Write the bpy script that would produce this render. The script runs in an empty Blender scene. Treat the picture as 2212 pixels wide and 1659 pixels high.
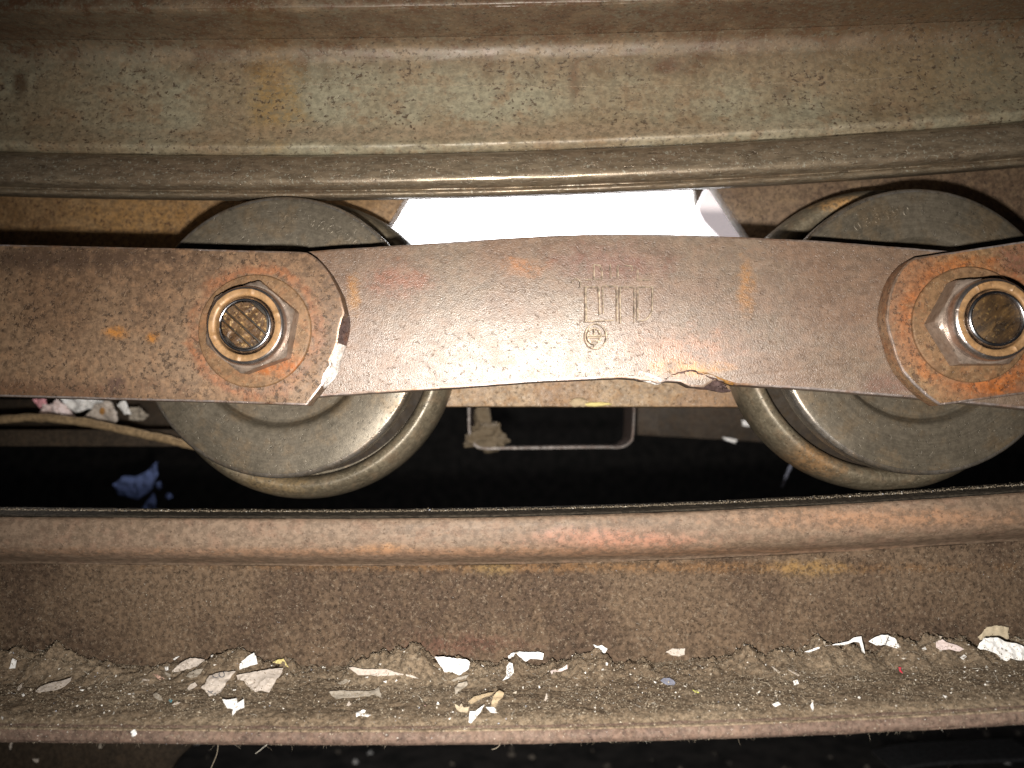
import bpy, bmesh, math, random
from mathutils import Vector, Matrix, noise
random.seed(7)
scene = bpy.context.scene
COL = scene.collection

# ------------------------------------------------------------------ camera
# lengths below are millimetres measured from the lens; ZOFF lifts everything above the pit floor
S = 0.001; ZOFF = 200.0
W, H, FPX = 2212.0, 1659.0, 1660.0          # photograph measured on a 2212 px wide copy
VPX, VPY = 1140.0, 930.0                    # where the wheel axles (world +Y) vanish
d = Vector(((VPX - W / 2) / FPX, (H / 2 - VPY) / FPX, -1)).normalized()
xc = (Vector((1, 0, 0)) - d * d.x).normalized()
zc = xc.cross(d)
RC = Matrix((xc, d, zc))                    # camera -> world
cam = bpy.data.cameras.new('camera'); camo = bpy.data.objects.new('camera', cam); COL.objects.link(camo)
cam.sensor_width = 36.0; cam.lens = 36.0 * FPX / W
cam.clip_start = 0.004; cam.clip_end = 20
camo.matrix_world = Matrix.Translation((0, 0, ZOFF * S)) @ RC.to_4x4()
cam.dof.use_dof = True; cam.dof.focus_distance = 0.146; cam.dof.aperture_fstop = 17
scene.camera = camo

# ------------------------------------------------------------------ world, flash, exposure
wd = bpy.data.worlds.new('World'); scene.world = wd; wd.use_nodes = True
wd.node_tree.nodes['Background'].inputs[0].default_value = (0.55, 0.6, 0.75, 1)
wd.node_tree.nodes['Background'].inputs[1].default_value = 0.010
fl = bpy.data.lights.new('phone_flash', 'SPOT'); fl.shadow_soft_size = 0.0022
fl.energy = 2.3; fl.color = (1.0, 0.95, 0.875); fl.spot_size = math.radians(112); fl.spot_blend = 1.0
flo = bpy.data.objects.new('phone_flash', fl); COL.objects.link(flo)
flo.location = (-2 * S, 8 * S, (ZOFF - 9.5) * S)
flo.rotation_euler = (math.radians(92), 0, math.radians(-4))
scene.view_settings.view_transform = 'Standard'; scene.view_settings.look = 'None'
scene.view_settings.exposure = 0; scene.view_settings.gamma = 1
scene.cycles.use_denoising = True
scene.cycles.max_bounces = 6

# ------------------------------------------------------------------ helpers
def ray(px, py):
    r = RC @ Vector(((px - W / 2) / FPX, (H / 2 - py) / FPX, -1))
    return r / r.y
def at(px, py, Y): return ray(px, py) * Y
def sm(a, b, x):
    t = max(0, min(1, (x - a) / (b - a))); return t * t * (3 - 2 * t)
def n1(x, y=0.0, z=0.0): return noise.noise(Vector((x, y, z)))

def pz(py, Y): return ray(VPX, py).z * Y     # height seen at picture row py, mid-picture, at depth Y
def tag(o, label=None, cat=None, group=None, kind=None):
    if label: o['label'] = label
    if cat: o['category'] = cat
    if group: o['group'] = group
    if kind: o['kind'] = kind
    return o
def empty(name, loc):
    o = bpy.data.objects.new(name, None); COL.objects.link(o)
    o.location = Vector((loc[0], loc[1], loc[2] + ZOFF)) * S
    o.empty_display_size = 0.01
    return o
def mk(name, verts, faces, mat, parent=None, smooth=30, origin=None, edge=None):
    vs = [Vector(v) for v in verts]
    if origin is None:
        c = sum(vs, Vector()) / len(vs); origin = Vector((c.x, c.y, min(v.z for v in vs)))
    org = Vector(origin)
    me = bpy.data.meshes.new(name)
    me.from_pydata([tuple((v - org) * S) for v in vs], [], faces)
    me.materials.append(mat); me.update()
    if edge is not None:                                   # the narrow bevel faces of a plate are worn bare
        me.materials.append(edge)
        me.polygons.foreach_set('material_index', [1 if .25 < abs(p.normal.y) < .97 and len(p.vertices) < 8 else 0 for p in me.polygons]); me.update()
    if smooth:
        me.polygons.foreach_set('use_smooth', [True] * len(me.polygons))
        me.set_sharp_from_angle(angle=math.radians(smooth))
    o = bpy.data.objects.new(name, me); COL.objects.link(o)
    wl = Vector((org.x, org.y, org.z + ZOFF)) * S
    if parent is not None:
        o.parent = parent
        pw = parent.location.copy()
        if parent.parent is not None: pw = pw + parent.parent.location
        o.location = wl - pw
    else:
        o.location = wl
    return o
def from_bm(bm):
    bm.verts.ensure_lookup_table(); bm.normal_update()
    v = [x.co.copy() for x in bm.verts]; idx = {x: i for i, x in enumerate(bm.verts)}
    f = [[idx[x] for x in fa.verts] for fa in bm.faces]
    bm.free(); return v, f
def rough_outline(pts, step=1.2, amp=0.05, seed=0):
    out = []
    for i, p in enumerate(pts):
        q = pts[(i + 1) % len(pts)]; L = (q - p).length; n = max(1, int(L / step))
        for k in range(n):
            c = p.lerp(q, k / n)
            c = c + Vector((n1(c.x * .8, c.z * .8, seed), 0, n1(c.x * .8, c.z * .8, seed + 9))) * amp
            out.append(c)
    return out
def prism(pts, th, bev=0.35, seg=2):
    """pts: outline in a plane Y=const (front); extruded backwards by th, its edges bevelled"""
    bm = bmesh.new()
    a = [bm.verts.new(p) for p in pts]; b = [bm.verts.new(p + Vector((0, th, 0))) for p in pts]
    n = len(pts)
    ff = bm.faces.new(a); fb = bm.faces.new(list(reversed(b)))
    for i in range(n):
        j = (i + 1) % n
        bm.faces.new((a[i], b[i], b[j], a[j]))
    bmesh.ops.recalc_face_normals(bm, faces=bm.faces[:])
    if bev:
        ed = [e for e in bm.edges if e in ff.edges[:] or e in fb.edges[:]] if False else list(ff.edges) + list(fb.edges)
        bmesh.ops.bevel(bm, geom=ed, offset=bev, segments=seg, profile=0.6, affect='EDGES', clamp_overlap=True)
    return from_bm(bm)
def lathe(prof, cx, cz, n=96, wob=0.0):
    """prof: (radius, Y) pairs from the axis outwards and back"""
    v, f = [], []; m = len(prof)
    for i in range(n):
        a = 2 * math.pi * i / n
        for r, y in prof:
            v.append(Vector((cx + r * math.sin(a), y, cz + r * math.cos(a))))
    for i in range(n):
        j = (i + 1) % n
        for k in range(m - 1):
            if prof[k][0] == 0 and prof[k + 1][0] == 0: continue
            f.append((i * m + k, i * m + k + 1, j * m + k + 1, j * m + k))
    bm = bmesh.new()
    bv = [bm.verts.new(p) for p in v]
    for q in f: bm.faces.new([bv[t] for t in q])
    bmesh.ops.remove_doubles(bm, verts=bm.verts[:], dist=1e-4)
    bmesh.ops.recalc_face_normals(bm, faces=bm.faces[:])
    return from_bm(bm)
def curve_z(x):
    k = 2.7e-4 if x > -45 else .6e-4
    return k * (x + 45) ** 2 - 0.55
def curve_up(x):
    k = 2.75e-4 if x > -45 else 2.8e-4
    return k * (x + 45) ** 2 + .15
def sweep(loop, x0=-150, x1=170, n=150, amp=0.0, sc=0.15, cv=None, flat=None):
    """closed (Y,Z) loop carried along the curving track"""
    v, f = [], []; m = len(loop)
    for i in range(n + 1):
        x = x0 + (x1 - x0) * i / n; d0 = (cv or curve_z)(x)
        for k, (y, z) in enumerate(loop):
            dz = d0 if flat is None else d0 + (flat[2] + (d0 - flat[2]) * flat[3] - d0) * sm(flat[0], flat[1], z)
            w = n1(x * sc, k * 3.1, z * .1) * amp
            v.append(Vector((x, y + w, z + dz + w * .5)))
    for i in range(n):
        for k in range(m):
            l = (k + 1) % m
            f.append((i * m + k, i * m + l, (i + 1) * m + l, (i + 1) * m + k))
    f.append(tuple(range(m - 1, -1, -1))); f.append(tuple(n * m + k for k in range(m)))
    bm = bmesh.new(); bv = [bm.verts.new(p) for p in v]
    for q in f: bm.faces.new([bv[t] for t in q])
    bmesh.ops.recalc_face_normals(bm, faces=bm.faces[:])
    return from_bm(bm)
def spline(pts, sub=4):
    out = []
    for i in range(len(pts) - 1):
        p0 = pts[max(i - 1, 0)]; p1 = pts[i]; p2 = pts[i + 1]; p3 = pts[min(i + 2, len(pts) - 1)]
        for k in range(sub):
            t = k / sub
            out.append(tuple(0.5 * (2 * b + (c - a) * t + (2 * a - 5 * b + 4 * c - e) * t * t + (-a + 3 * b - 3 * c + e) * t ** 3)
                             for a, b, c, e in zip(p0, p1, p2, p3)))
    out.append(tuple(pts[-1])); return out
def tube(pts, rad, n=8, taper=None):
    v, f = [], []; P = [Vector(p) for p in pts]
    for i, p in enumerate(P):
        t = (P[min(i + 1, len(P) - 1)] - P[max(i - 1, 0)]).normalized()
        u = t.cross(Vector((0.13, 1, 0.21))).normalized(); w = t.cross(u)
        r = rad if taper is None else rad * taper[i]
        for k in range(n):
            a = 2 * math.pi * k / n
            v.append(p + (u * math.cos(a) + w * math.sin(a)) * r)
    for i in range(len(P) - 1):
        for k in range(n):
            l = (k + 1) % n
            f.append((i * n + k, i * n + l, (i + 1) * n + l, (i + 1) * n + k))
    f.append(tuple(range(n - 1, -1, -1))); f.append(tuple((len(P) - 1) * n + k for k in range(n)))
    return v, f

# ------------------------------------------------------------------ materials
class NT:
    def __init__(s, name):
        s.m = bpy.data.materials.new(name); s.m.use_nodes = True
        s.t = s.m.node_tree; s.b = s.t.nodes['Principled BSDF']; s.L = s.t.links
        g = s.t.nodes.new('ShaderNodeNewGeometry'); s.geo = g
        v = s.t.nodes.new('ShaderNodeVectorMath'); v.operation = 'SCALE'; v.inputs['Scale'].default_value = 1000
        s.L.new(g.outputs['Position'], v.inputs[0]); s.P = v.outputs[0]   # millimetres
    def put(s, sock, val):
        if hasattr(val, 'links'): s.L.new(val, sock)
        elif isinstance(val, (tuple, list)) and len(val) == 3 and sock.type == 'RGBA': sock.default_value = (*val, 1)
        else: sock.default_value = val
    def stretch(s, v):
        n = s.t.nodes.new('ShaderNodeVectorMath'); n.operation = 'MULTIPLY'; s.L.new(s.P, n.inputs[0]); n.inputs[1].default_value = v
        return n.outputs[0]
    def noise(s, scale, detail=4, rough=.6, vec=None, dist=0):
        n = s.t.nodes.new('ShaderNodeTexNoise'); s.L.new(vec or s.P, n.inputs['Vector'])
        n.inputs['Scale'].default_value = scale; n.inputs['Detail'].default_value = detail
        n.inputs['Roughness'].default_value = rough; n.inputs['Distortion'].default_value = dist
        return n.outputs['Fac']
    def voro(s, scale, vec=None):
        n = s.t.nodes.new('ShaderNodeTexVoronoi'); s.L.new(vec or s.P, n.inputs['Vector']); n.inputs['Scale'].default_value = scale
        return n
    def ramp(s, fac, a, b, lo=0., hi=1.):
        n = s.t.nodes.new('ShaderNodeMapRange'); n.interpolation_type = 'SMOOTHSTEP'; s.put(n.inputs[0], fac)
        n.inputs[1].default_value = a; n.inputs[2].default_value = b; n.inputs[3].default_value = lo; n.inputs[4].default_value = hi
        return n.outputs[0]
    def math(s, op, a, b=0.0):
        n = s.t.nodes.new('ShaderNodeMath'); n.operation = op; s.put(n.inputs[0], a); s.put(n.inputs[1], b); return n.outputs[0]
    def mix(s, fac, a, b, mode='MIX'):
        n = s.t.nodes.new('ShaderNodeMix'); n.data_type = 'RGBA'; n.blend_type = mode
        s.put(n.inputs[0], fac); s.put(n.inputs[6], a); s.put(n.inputs[7], b); return n.outputs[2]
    def sep(s):
        n = s.t.nodes.new('ShaderNodeSeparateXYZ'); s.L.new(s.P, n.inputs[0]); return n.outputs
    def bump(s, h, dist, strength=1.0):
        n = s.t.nodes.new('ShaderNodeBump'); s.L.new(h, n.inputs['Height']); n.inputs['Distance'].default_value = dist * S
        n.inputs['Strength'].default_value = strength; s.L.new(n.outputs[0], s.b.inputs['Normal'])
    def ell(s, cx, cz, rx, rz):
        """0 at the centre of an ellipse in the X-Z plane, 1 on its rim"""
        o = s.sep()
        x = s.math('DIVIDE', s.math('SUBTRACT', o[0], cx), rx)
        z = s.math('DIVIDE', s.math('SUBTRACT', o[2], cz + ZOFF), rz)
        return s.math('SQRT', s.math('ADD', s.math('MULTIPLY', x, x), s.math('MULTIPLY', z, z)))

def steel(name, A, B, C, dark, light=None, metal=.1, r0=.4, r1=.65, spots=(), rings=(), pits=.5, pit_t=.60, fine=.42,
          bump=.05, streak=1.0, cpatch=.55, rustscale=.35, spec=.5, gscale=1.9, glint=0.0, rot=0, conc=None, sat=1.22, ior=1.5, hue=.488):
    m = NT(name)
    v = m.stretch((streak, 1, 1))
    if rot:
        vr = m.t.nodes.new('ShaderNodeVectorRotate'); vr.rotation_type = 'Y_AXIS'; m.L.new(m.P, vr.inputs['Vector']); vr.inputs['Angle'].default_value = math.radians(rot)
        vm = m.t.nodes.new('ShaderNodeVectorMath'); vm.operation = 'MULTIPLY'; m.L.new(vr.outputs[0], vm.inputs[0]); vm.inputs[1].default_value = (streak, 1, 1); v = vm.outputs[0]
    big = m.noise(.045, 5, .6, v); med = m.noise(rustscale, 6, .68, v); fin = m.noise(gscale * .45, 6, .74, v); pit = m.noise(1.25, 3, .62, v)
    col = m.mix(m.ramp(big, .40, .60), A, B)
    col = m.mix(m.math('MULTIPLY', m.ramp(med, .48, .64), cpatch), col, C)
    wob = m.math('MULTIPLY', m.math('SUBTRACT', med, .5), 2.6)
    for (cx, cz, rx, rz, c, k) in spots:
        e = m.math('ADD', m.ell(cx, cz, rx, rz), wob)
        col = m.mix(m.math('MULTIPLY', m.ramp(e, 1.3, .1, 0, k), m.ramp(fin, .36, .54, .35, 1)), col, c)
    for (cx, cz, ra, rb, c, k) in rings:
        e = m.math('ADD', m.ell(cx, cz, 1, 1), m.math('MULTIPLY', m.math('SUBTRACT', med, .5), 7.0))
        f = m.math('MULTIPLY', m.ramp(e, ra - .9, ra + .5), m.ramp(e, rb + 1.2, rb - 1.0))
        f = m.math('MULTIPLY', f, m.ramp(m.noise(.12, 4, .6), .35, .6, .25, 1))
        col = m.mix(m.math('MULTIPLY', f, k), col, c)
    col = m.mix(m.math('MULTIPLY', m.ramp(pit, pit_t, pit_t + .06, 0, pits), m.ramp(m.noise(.08, 4, .6), .36, .58, .25, 1)), col, dark)
    grain = m.ramp(fin, .38, .62)
    col = m.mix(fine, col, m.mix(grain, (.34, .33, .32), (1.55, 1.54, 1.52)), 'MULTIPLY')
    if light:
        ls = m.noise(1.5, 4, .78)
        col = m.mix(m.ramp(ls, .56, .66, 0, light[3]), col, light[:3])
    if conc:
        rr = m.ell(conc[0], conc[1], 1, 1); cb = m.t.nodes.new('ShaderNodeCombineXYZ'); m.L.new(rr, cb.inputs[0])
        cn = m.noise(1.6, 5, .7, cb.outputs[0])
        col = m.mix(.3, col, m.mix(m.ramp(cn, .35, .65), (.55, .54, .52), (1.3, 1.3, 1.28)), 'MULTIPLY')
    hs = m.t.nodes.new('ShaderNodeHueSaturation'); hs.inputs['Saturation'].default_value = sat; hs.inputs['Hue'].default_value = hue; m.L.new(col, hs.inputs['Color']); col = hs.outputs[0]
    m.L.new(col, m.b.inputs['Base Color'])
    m.b.inputs['Metallic'].default_value = metal
    m.b.inputs['Specular IOR Level'].default_value = spec; m.b.inputs['IOR'].default_value = ior
    m.L.new(m.ramp(med, .3, .7, r0, r1), m.b.inputs['Roughness'])
    fine2 = m.noise(5.0, 2, .6)
    hgt = m.math('ADD', m.math('MULTIPLY', fin, .8), m.math('ADD', m.math('MULTIPLY', fine2, .35 + glint), m.math('MULTIPLY', m.ramp(pit, pit_t, pit_t + .06), -.9)))
    m.bump(hgt, bump)
    return m.m
def plain(name, c, rough=.6, metal=0., var=.15, scale=.8, trans=0.0, bump=.03):
    m = NT(name)
    n = m.noise(scale, 5, .65)
    lo = tuple(max(0, q * (1 - 2 * var)) for q in c); hi = tuple(min(1, q * (1 + var)) for q in c)
    m.L.new(m.mix(m.ramp(n, .35, .65), lo, hi), m.b.inputs['Base Color'])
    m.b.inputs['Roughness'].default_value = rough; m.b.inputs['Metallic'].default_value = metal
    m.bump(m.noise(3.0, 3, .6), bump)
    return m.m

ORANGE = (.30, .115, .04); DARK = (.035, .025, .018)
L_C = at(549.5, 714.5, 137.5); R_C = at(2097, 701, 137.5)       # the two chain pins
def sp(px, py, rx, rz, c, k, Y=140):
    p = at(px, py, Y); f = Y / FPX
    return (p.x, p.z, rx * f, rz * f, c, k)
M = {}
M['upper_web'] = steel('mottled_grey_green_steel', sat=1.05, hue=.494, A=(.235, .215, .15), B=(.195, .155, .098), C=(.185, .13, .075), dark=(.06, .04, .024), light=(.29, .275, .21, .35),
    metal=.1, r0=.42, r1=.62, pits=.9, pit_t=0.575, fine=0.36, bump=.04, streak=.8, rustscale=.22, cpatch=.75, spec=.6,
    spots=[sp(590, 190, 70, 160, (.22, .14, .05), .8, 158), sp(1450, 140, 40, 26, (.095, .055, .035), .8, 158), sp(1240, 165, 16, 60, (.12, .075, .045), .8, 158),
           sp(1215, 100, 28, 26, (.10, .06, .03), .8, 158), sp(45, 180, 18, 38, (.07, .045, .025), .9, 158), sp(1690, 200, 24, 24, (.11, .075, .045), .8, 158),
           sp(1890, 230, 24, 32, (.10, .07, .04), .8, 158), sp(1000, 290, 900, 26, (.25, .19, .125), .75, 158), (0, pz(113, 158) + 6.5, 2500, 10.0, (.085, .048, .026), 1.0), sp(2050, 160, 300, 120, (.17, .125, .07), .7, 158)])  # pale spot paints the seam fillet's highlight; brown band's colour includes the underside's shade
M['upper_flange'] = steel('brown_flange_steel', (.155, .098, .052), (.105, .066, .036), (.19, .12, .055), (.045, .03, .018), metal=.05, r0=.5, r1=.7, pits=.7, fine=0.40, bump=.05, streak=.35,
    spots=[sp(560, 55, 60, 34, (.27, .165, .065), .8, 150), sp(150, 70, 260, 22, (.055, .035, .02), .8, 155)])
M['upper_lip'] = steel('worn_lip_steel', (.215, .175, .115), (.175, .135, .085), (.15, .11, .068), (.06, .042, .025), sat=1.0, light=(.40, .39, .31, .8),
    metal=.45, r0=.27, r1=.44, pits=.55, fine=0.40, bump=.05, streak=.3, spec=.8)
M['link_left'] = steel('rusty_link_steel', (.175, .126, .084), (.125, .086, .056), (.20, .132, .08), (.045, .03, .019), sat=1.18, hue=.491, light=(.29, .215, .14, .6), metal=.1, r0=.45, r1=.65,
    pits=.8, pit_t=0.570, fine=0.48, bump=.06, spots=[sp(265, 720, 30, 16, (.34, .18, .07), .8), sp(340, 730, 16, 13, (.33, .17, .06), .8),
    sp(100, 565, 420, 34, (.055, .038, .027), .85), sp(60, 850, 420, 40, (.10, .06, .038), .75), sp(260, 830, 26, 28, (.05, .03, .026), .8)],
    rings=[(L_C.x, L_C.z, 10.6, 12.3, (.24, .12, .065), .7)])
M['link_mid'] = steel('brown_worn_link_steel', (.155, .12, .09), (.145, .10, .072), (.16, .105, .07), (.09, .058, .042), hue=.495, sat=1.18, light=(.24, .20, .17, .45), metal=.1, r0=.34, r1=.49, ior=1.58,
    pits=.35, pit_t=0.615, fine=.27, bump=.055, streak=.8, spec=1.0, glint=1.0, spots=[sp(1130, 570, 55, 24, (.29, .14, .065), .75), sp(850, 600, 90, 45, (.20, .095, .065), .65),
    sp(1620, 610, 20, 70, (.28, .15, .06), .6), sp(1480, 750, 130, 50, (.24, .13, .08), .7), sp(1490, 795, 80, 20, (.36, .19, .06), .8), sp(1320, 560, 150, 50, (.15, .085, .07), .6),
    sp(760, 640, 16, 60, (.30, .16, .05), .5), sp(1930, 830, 70, 40, (.13, .07, .055), .6)])
M['link_right'] = steel('orange_rust_link_steel', (.20, .145, .088), (.165, .105, .065), (.23, .13, .07), (.06, .038, .025), light=(.29, .235, .155, .5), metal=.1, r0=.42, r1=.62,
    pits=.75, pit_t=0.570, fine=0.48, bump=.07, spots=[sp(2190, 570, 70, 45, (.15, .08, .06), .7), sp(2150, 850, 120, 30, (.19, .10, .06), .7)],
    rings=[(R_C.x, R_C.z, 10.5, 12.4, (.30, .145, .07), .85)])
M['washer'] = steel('worn_washer_steel', (.20, .14, .09), (.165, .115, .07), (.23, .135, .075), DARK, light=(.30, .235, .155, .5), metal=.15, r0=.38, r1=.55, pits=.55, fine=0.40, bump=.04,
    spots=[sp(610, 790, 70, 26, (.29, .13, .06), .7)])
M['edge'] = steel('worn_plate_edge', (.36, .32, .30), (.22, .17, .13), (.24, .15, .09), (.08, .05, .035), metal=.6, r0=.28, r1=.46, pits=.5, fine=.4, bump=.03)
M['nut'] = steel('brown_nut_steel', (.27, .22, .175), (.21, .165, .125), (.20, .14, .09), (.05, .035, .022), sat=.95, metal=.35, r0=.28, r1=.44, pits=.45, fine=0.28, bump=.02)
M['collar'] = steel('tan_collar_steel', (.31, .22, .13), (.25, .175, .10), (.32, .21, .11), (.12, .08, .05), metal=.1, r0=.4, r1=.55, pits=.4, fine=0.32, bump=.02)
M['bright'] = plain('bright_bare_steel', (.62, .61, .62), .30, 1.0, .12, .8, bump=.02)
M['rim'] = plain('polished_pin_rim', (.60, .59, .62), .24, 1.0, .2, .6, bump=.012)
M['endface'] = steel('dark_pin_end', (.085, .054, .028), (.05, .032, .017), (.17, .115, .055), (.018, .012, .007), light=(.48, .36, .19, .75), metal=.1, r0=.45, r1=.6, pits=.8, fine=0.56, bump=.10, gscale=1.4)
M['rim2'] = steel('worn_bright_steel', (.58, .55, .55), (.46, .41, .38), (.38, .28, .19), (.12, .08, .05), sat=1.0, metal=.95, r0=.20, r1=.36, pits=.4, fine=0.24, bump=.02)
M['endscratch'] = steel('scratched_pin_end', (.05, .033, .016), (.03, .02, .011), (.085, .058, .028), (.018, .012, .007), light=(.27, .195, .09, .45), metal=.1, r0=.45, r1=.6, pits=.8, fine=.8, bump=.10, streak=.25, rot=40)
M['endblack'] = plain('black_pin_recess', (.02, .014, .008), .6, 0, .3, .8)
def disc_mat(c): return steel('grey_roller_disc', (.135, .117, .09), (.10, .087, .066), (.13, .10, .065), (.04, .034, .026), light=(.20, .18, .145, .3), hue=.495, sat=1.1, metal=.45, r0=.34, r1=.48,
    pits=.5, pit_t=.62, fine=.28, bump=.03, rustscale=.14, cpatch=.8, conc=(c.x, c.z), spec=.6)
M['discrim'] = steel('worn_disc_rim', (.30, .28, .25), (.20, .18, .15), (.24, .19, .13), (.07, .055, .04), metal=.75, r0=.24, r1=.42, pits=.5, fine=0.32, bump=.03)
M['tread'] = steel('shade_painted_groove', (.026, .021, .015), (.02, .016, .012), (.034, .026, .016), DARK, metal=0, r0=.6, r1=.8, fine=0.32, bump=.03, spec=.15)  # shade of the recess behind the disc is put into this near-black colour
M['flange_ring'] = steel('rusty_roller_ring', sat=1.0, hue=.497, A=(.155, .13, .09), B=(.112, .093, .063), C=(.17, .122, .075), dark=(.045, .034, .02), light=(.32, .28, .20, .5), metal=.25, r0=.32, r1=.5, pits=.65, fine=0.36, bump=.04,
    spots=[sp(1810, 450, 60, 22, (.46, .27, .11), .95, 170), sp(600, 1040, 90, 34, (.21, .145, .07), .6, 170), sp(1750, 990, 70, 44, (.25, .145, .065), .8, 170)])
M['back'] = steel('tan_backing_steel', (.21, .152, .088), (.155, .107, .06), (.225, .165, .095), (.085, .052, .03), light=(.33, .25, .145, .5), metal=.05, r0=.5, r1=.7, pits=.8, pit_t=0.560, fine=0.44, bump=.06,
    spots=[sp(320, 470, 200, 60, (.28, .185, .085), .5, 185), sp(1700, 460, 240, 90, (.15, .10, .062), .85, 185), sp(2150, 440, 200, 100, (.13, .082, .048), .9, 185)])
M['back_dark'] = steel('brown_backing_steel', (.135, .098, .062), (.10, .07, .044), (.16, .115, .066), (.05, .032, .02), light=(.24, .19, .12, .5), metal=.05, r0=.5, r1=.7, pits=.8, fine=.5, bump=.06, sat=1.08)
M['bar'] = steel('sparkling_bar_steel', (.20, .15, .09), (.175, .12, .07), (.22, .145, .075), DARK, light=(.38, .34, .28, .5), metal=.15, r0=.42, r1=.58, pits=.5, fine=0.44, bump=.07, spec=.6, glint=.6)
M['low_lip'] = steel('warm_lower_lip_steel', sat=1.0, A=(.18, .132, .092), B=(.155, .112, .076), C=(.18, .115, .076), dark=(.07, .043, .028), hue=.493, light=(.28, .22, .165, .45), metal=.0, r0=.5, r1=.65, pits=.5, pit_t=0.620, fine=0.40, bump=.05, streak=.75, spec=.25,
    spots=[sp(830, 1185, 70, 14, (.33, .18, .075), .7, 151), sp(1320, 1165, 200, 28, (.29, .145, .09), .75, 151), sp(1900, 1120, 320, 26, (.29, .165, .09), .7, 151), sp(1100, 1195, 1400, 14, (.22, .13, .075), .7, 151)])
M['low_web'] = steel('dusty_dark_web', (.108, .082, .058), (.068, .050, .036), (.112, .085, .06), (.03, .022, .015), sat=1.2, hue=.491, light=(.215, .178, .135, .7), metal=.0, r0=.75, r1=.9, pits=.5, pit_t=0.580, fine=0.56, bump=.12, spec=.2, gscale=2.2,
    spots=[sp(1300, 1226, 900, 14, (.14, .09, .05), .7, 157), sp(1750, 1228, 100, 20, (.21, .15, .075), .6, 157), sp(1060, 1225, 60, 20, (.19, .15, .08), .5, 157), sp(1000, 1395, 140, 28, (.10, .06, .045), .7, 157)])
M['low_flange'] = steel('purple_brown_lower_edge', (.15, .115, .092), (.12, .09, .072), (.155, .115, .088), (.05, .037, .03), light=(.22, .185, .15, .6), metal=.0, r0=.65, r1=.85, pits=.5, fine=0.48, bump=.09, spec=.3)
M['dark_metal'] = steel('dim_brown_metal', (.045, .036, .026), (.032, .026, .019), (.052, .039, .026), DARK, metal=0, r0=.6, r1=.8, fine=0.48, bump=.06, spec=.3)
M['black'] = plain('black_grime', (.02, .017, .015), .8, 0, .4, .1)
M['rodrust'] = steel('crusty_orange_rod', (.33, .235, .13), (.25, .17, .09), (.36, .255, .14), (.07, .045, .025), sat=1.0, hue=.5, metal=0, r0=.7, r1=.9, pits=.7, fine=0.48, bump=.12)

def paper(name, c, sc=1.5, amt=.5):
    m = NT(name); n = m.noise(sc, 5, .7)
    dirt = tuple(q * .62 * w for q, w in zip(c, (1, .93, .82)))
    m.L.new(m.mix(m.ramp(n, .46, .70, 0, amt), c, dirt), m.b.inputs['Base Color'])
    m.b.inputs['Roughness'].default_value = .85; m.b.inputs['Specular IOR Level'].default_value = .2
    m.bump(m.noise(2.5, 3, .6), .05); return m.m
P = {'white': paper('white_paper', (.83, .82, .81), amt=.4), 'off': paper('dirty_white_paper', (.50, .44, .39), amt=.7), 'grey': paper('greyed_paper', (.34, .30, .25), amt=.7),
     'wad': paper('dull_lint', (.15, .118, .08), .8, .9), 'beige': paper('beige_card', (.50, .42, .30)), 'tan': paper('tan_husk', (.40, .31, .20)), 'yellow': paper('yellow_paper', (.62, .52, .22)), 'pink': paper('pink_paper', (.78, .38, .42)),
     'blush': paper('blush_paper', (.74, .62, .60)), 'blue': paper('bluish_foil', (.20, .21, .27)), 'teal': paper('teal_chip', (.08, .25, .30)), 'red': paper('red_chip', (.70, .06, .10)),
     'green': paper('yellow_green_chip', (.45, .46, .10)), 'deepblue': paper('blue_scrap', (.10, .135, .28), .3, .3), 'ink': paper('grey_ink', (.14, .14, .15)), 'pinkish': paper('orange_pink_chip', (.55, .35, .28))}

# dust: colour varies per grain
def grain_mat(name, cols):
    m = NT(name)
    r = m.t.nodes.new('ShaderNodeValToRGB'); m.L.new(m.geo.outputs['Random Per Island'], r.inputs[0])
    cr = r.color_ramp; cr.interpolation = 'CONSTANT'
    for i, (p, c) in enumerate(cols):
        e = cr.elements[i] if i < 2 else cr.elements.new(p)
        e.position = p; e.color = (*c, 1)
    m.L.new(r.outputs[0], m.b.inputs['Base Color']); m.b.inputs['Roughness'].default_value = .8
    return m.m
M['grain'] = grain_mat('dust_grains', [(0, (.165, .128, .088)), (.30, (.215, .172, .122)), (.58, (.27, .222, .16)), (.82, (.12, .095, .067)), (.91, (.40, .355, .28)), (.975, (.62, .59, .54)), (.994, (.4, .42, .5))])
M['fibre'] = grain_mat('dust_fibres', [(0, (.23, .188, .138)), (.4, (.30, .252, .19)), (.75, (.17, .135, .095)), (.94, (.50, .47, .41))])
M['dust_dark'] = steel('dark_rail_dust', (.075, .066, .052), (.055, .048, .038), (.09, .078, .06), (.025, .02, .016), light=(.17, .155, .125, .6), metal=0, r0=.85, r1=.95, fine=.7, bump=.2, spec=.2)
M['dust'] = steel('packed_dust', (.20, .168, .125), (.155, .127, .093), (.235, .20, .15), (.05, .038, .026), light=(.30, .265, .21, .6), metal=0, r0=.85, r1=.95, sat=1.25, pits=.4, pit_t=.62, fine=.7, bump=.16, rustscale=.5, spec=.2, gscale=2.4)

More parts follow.
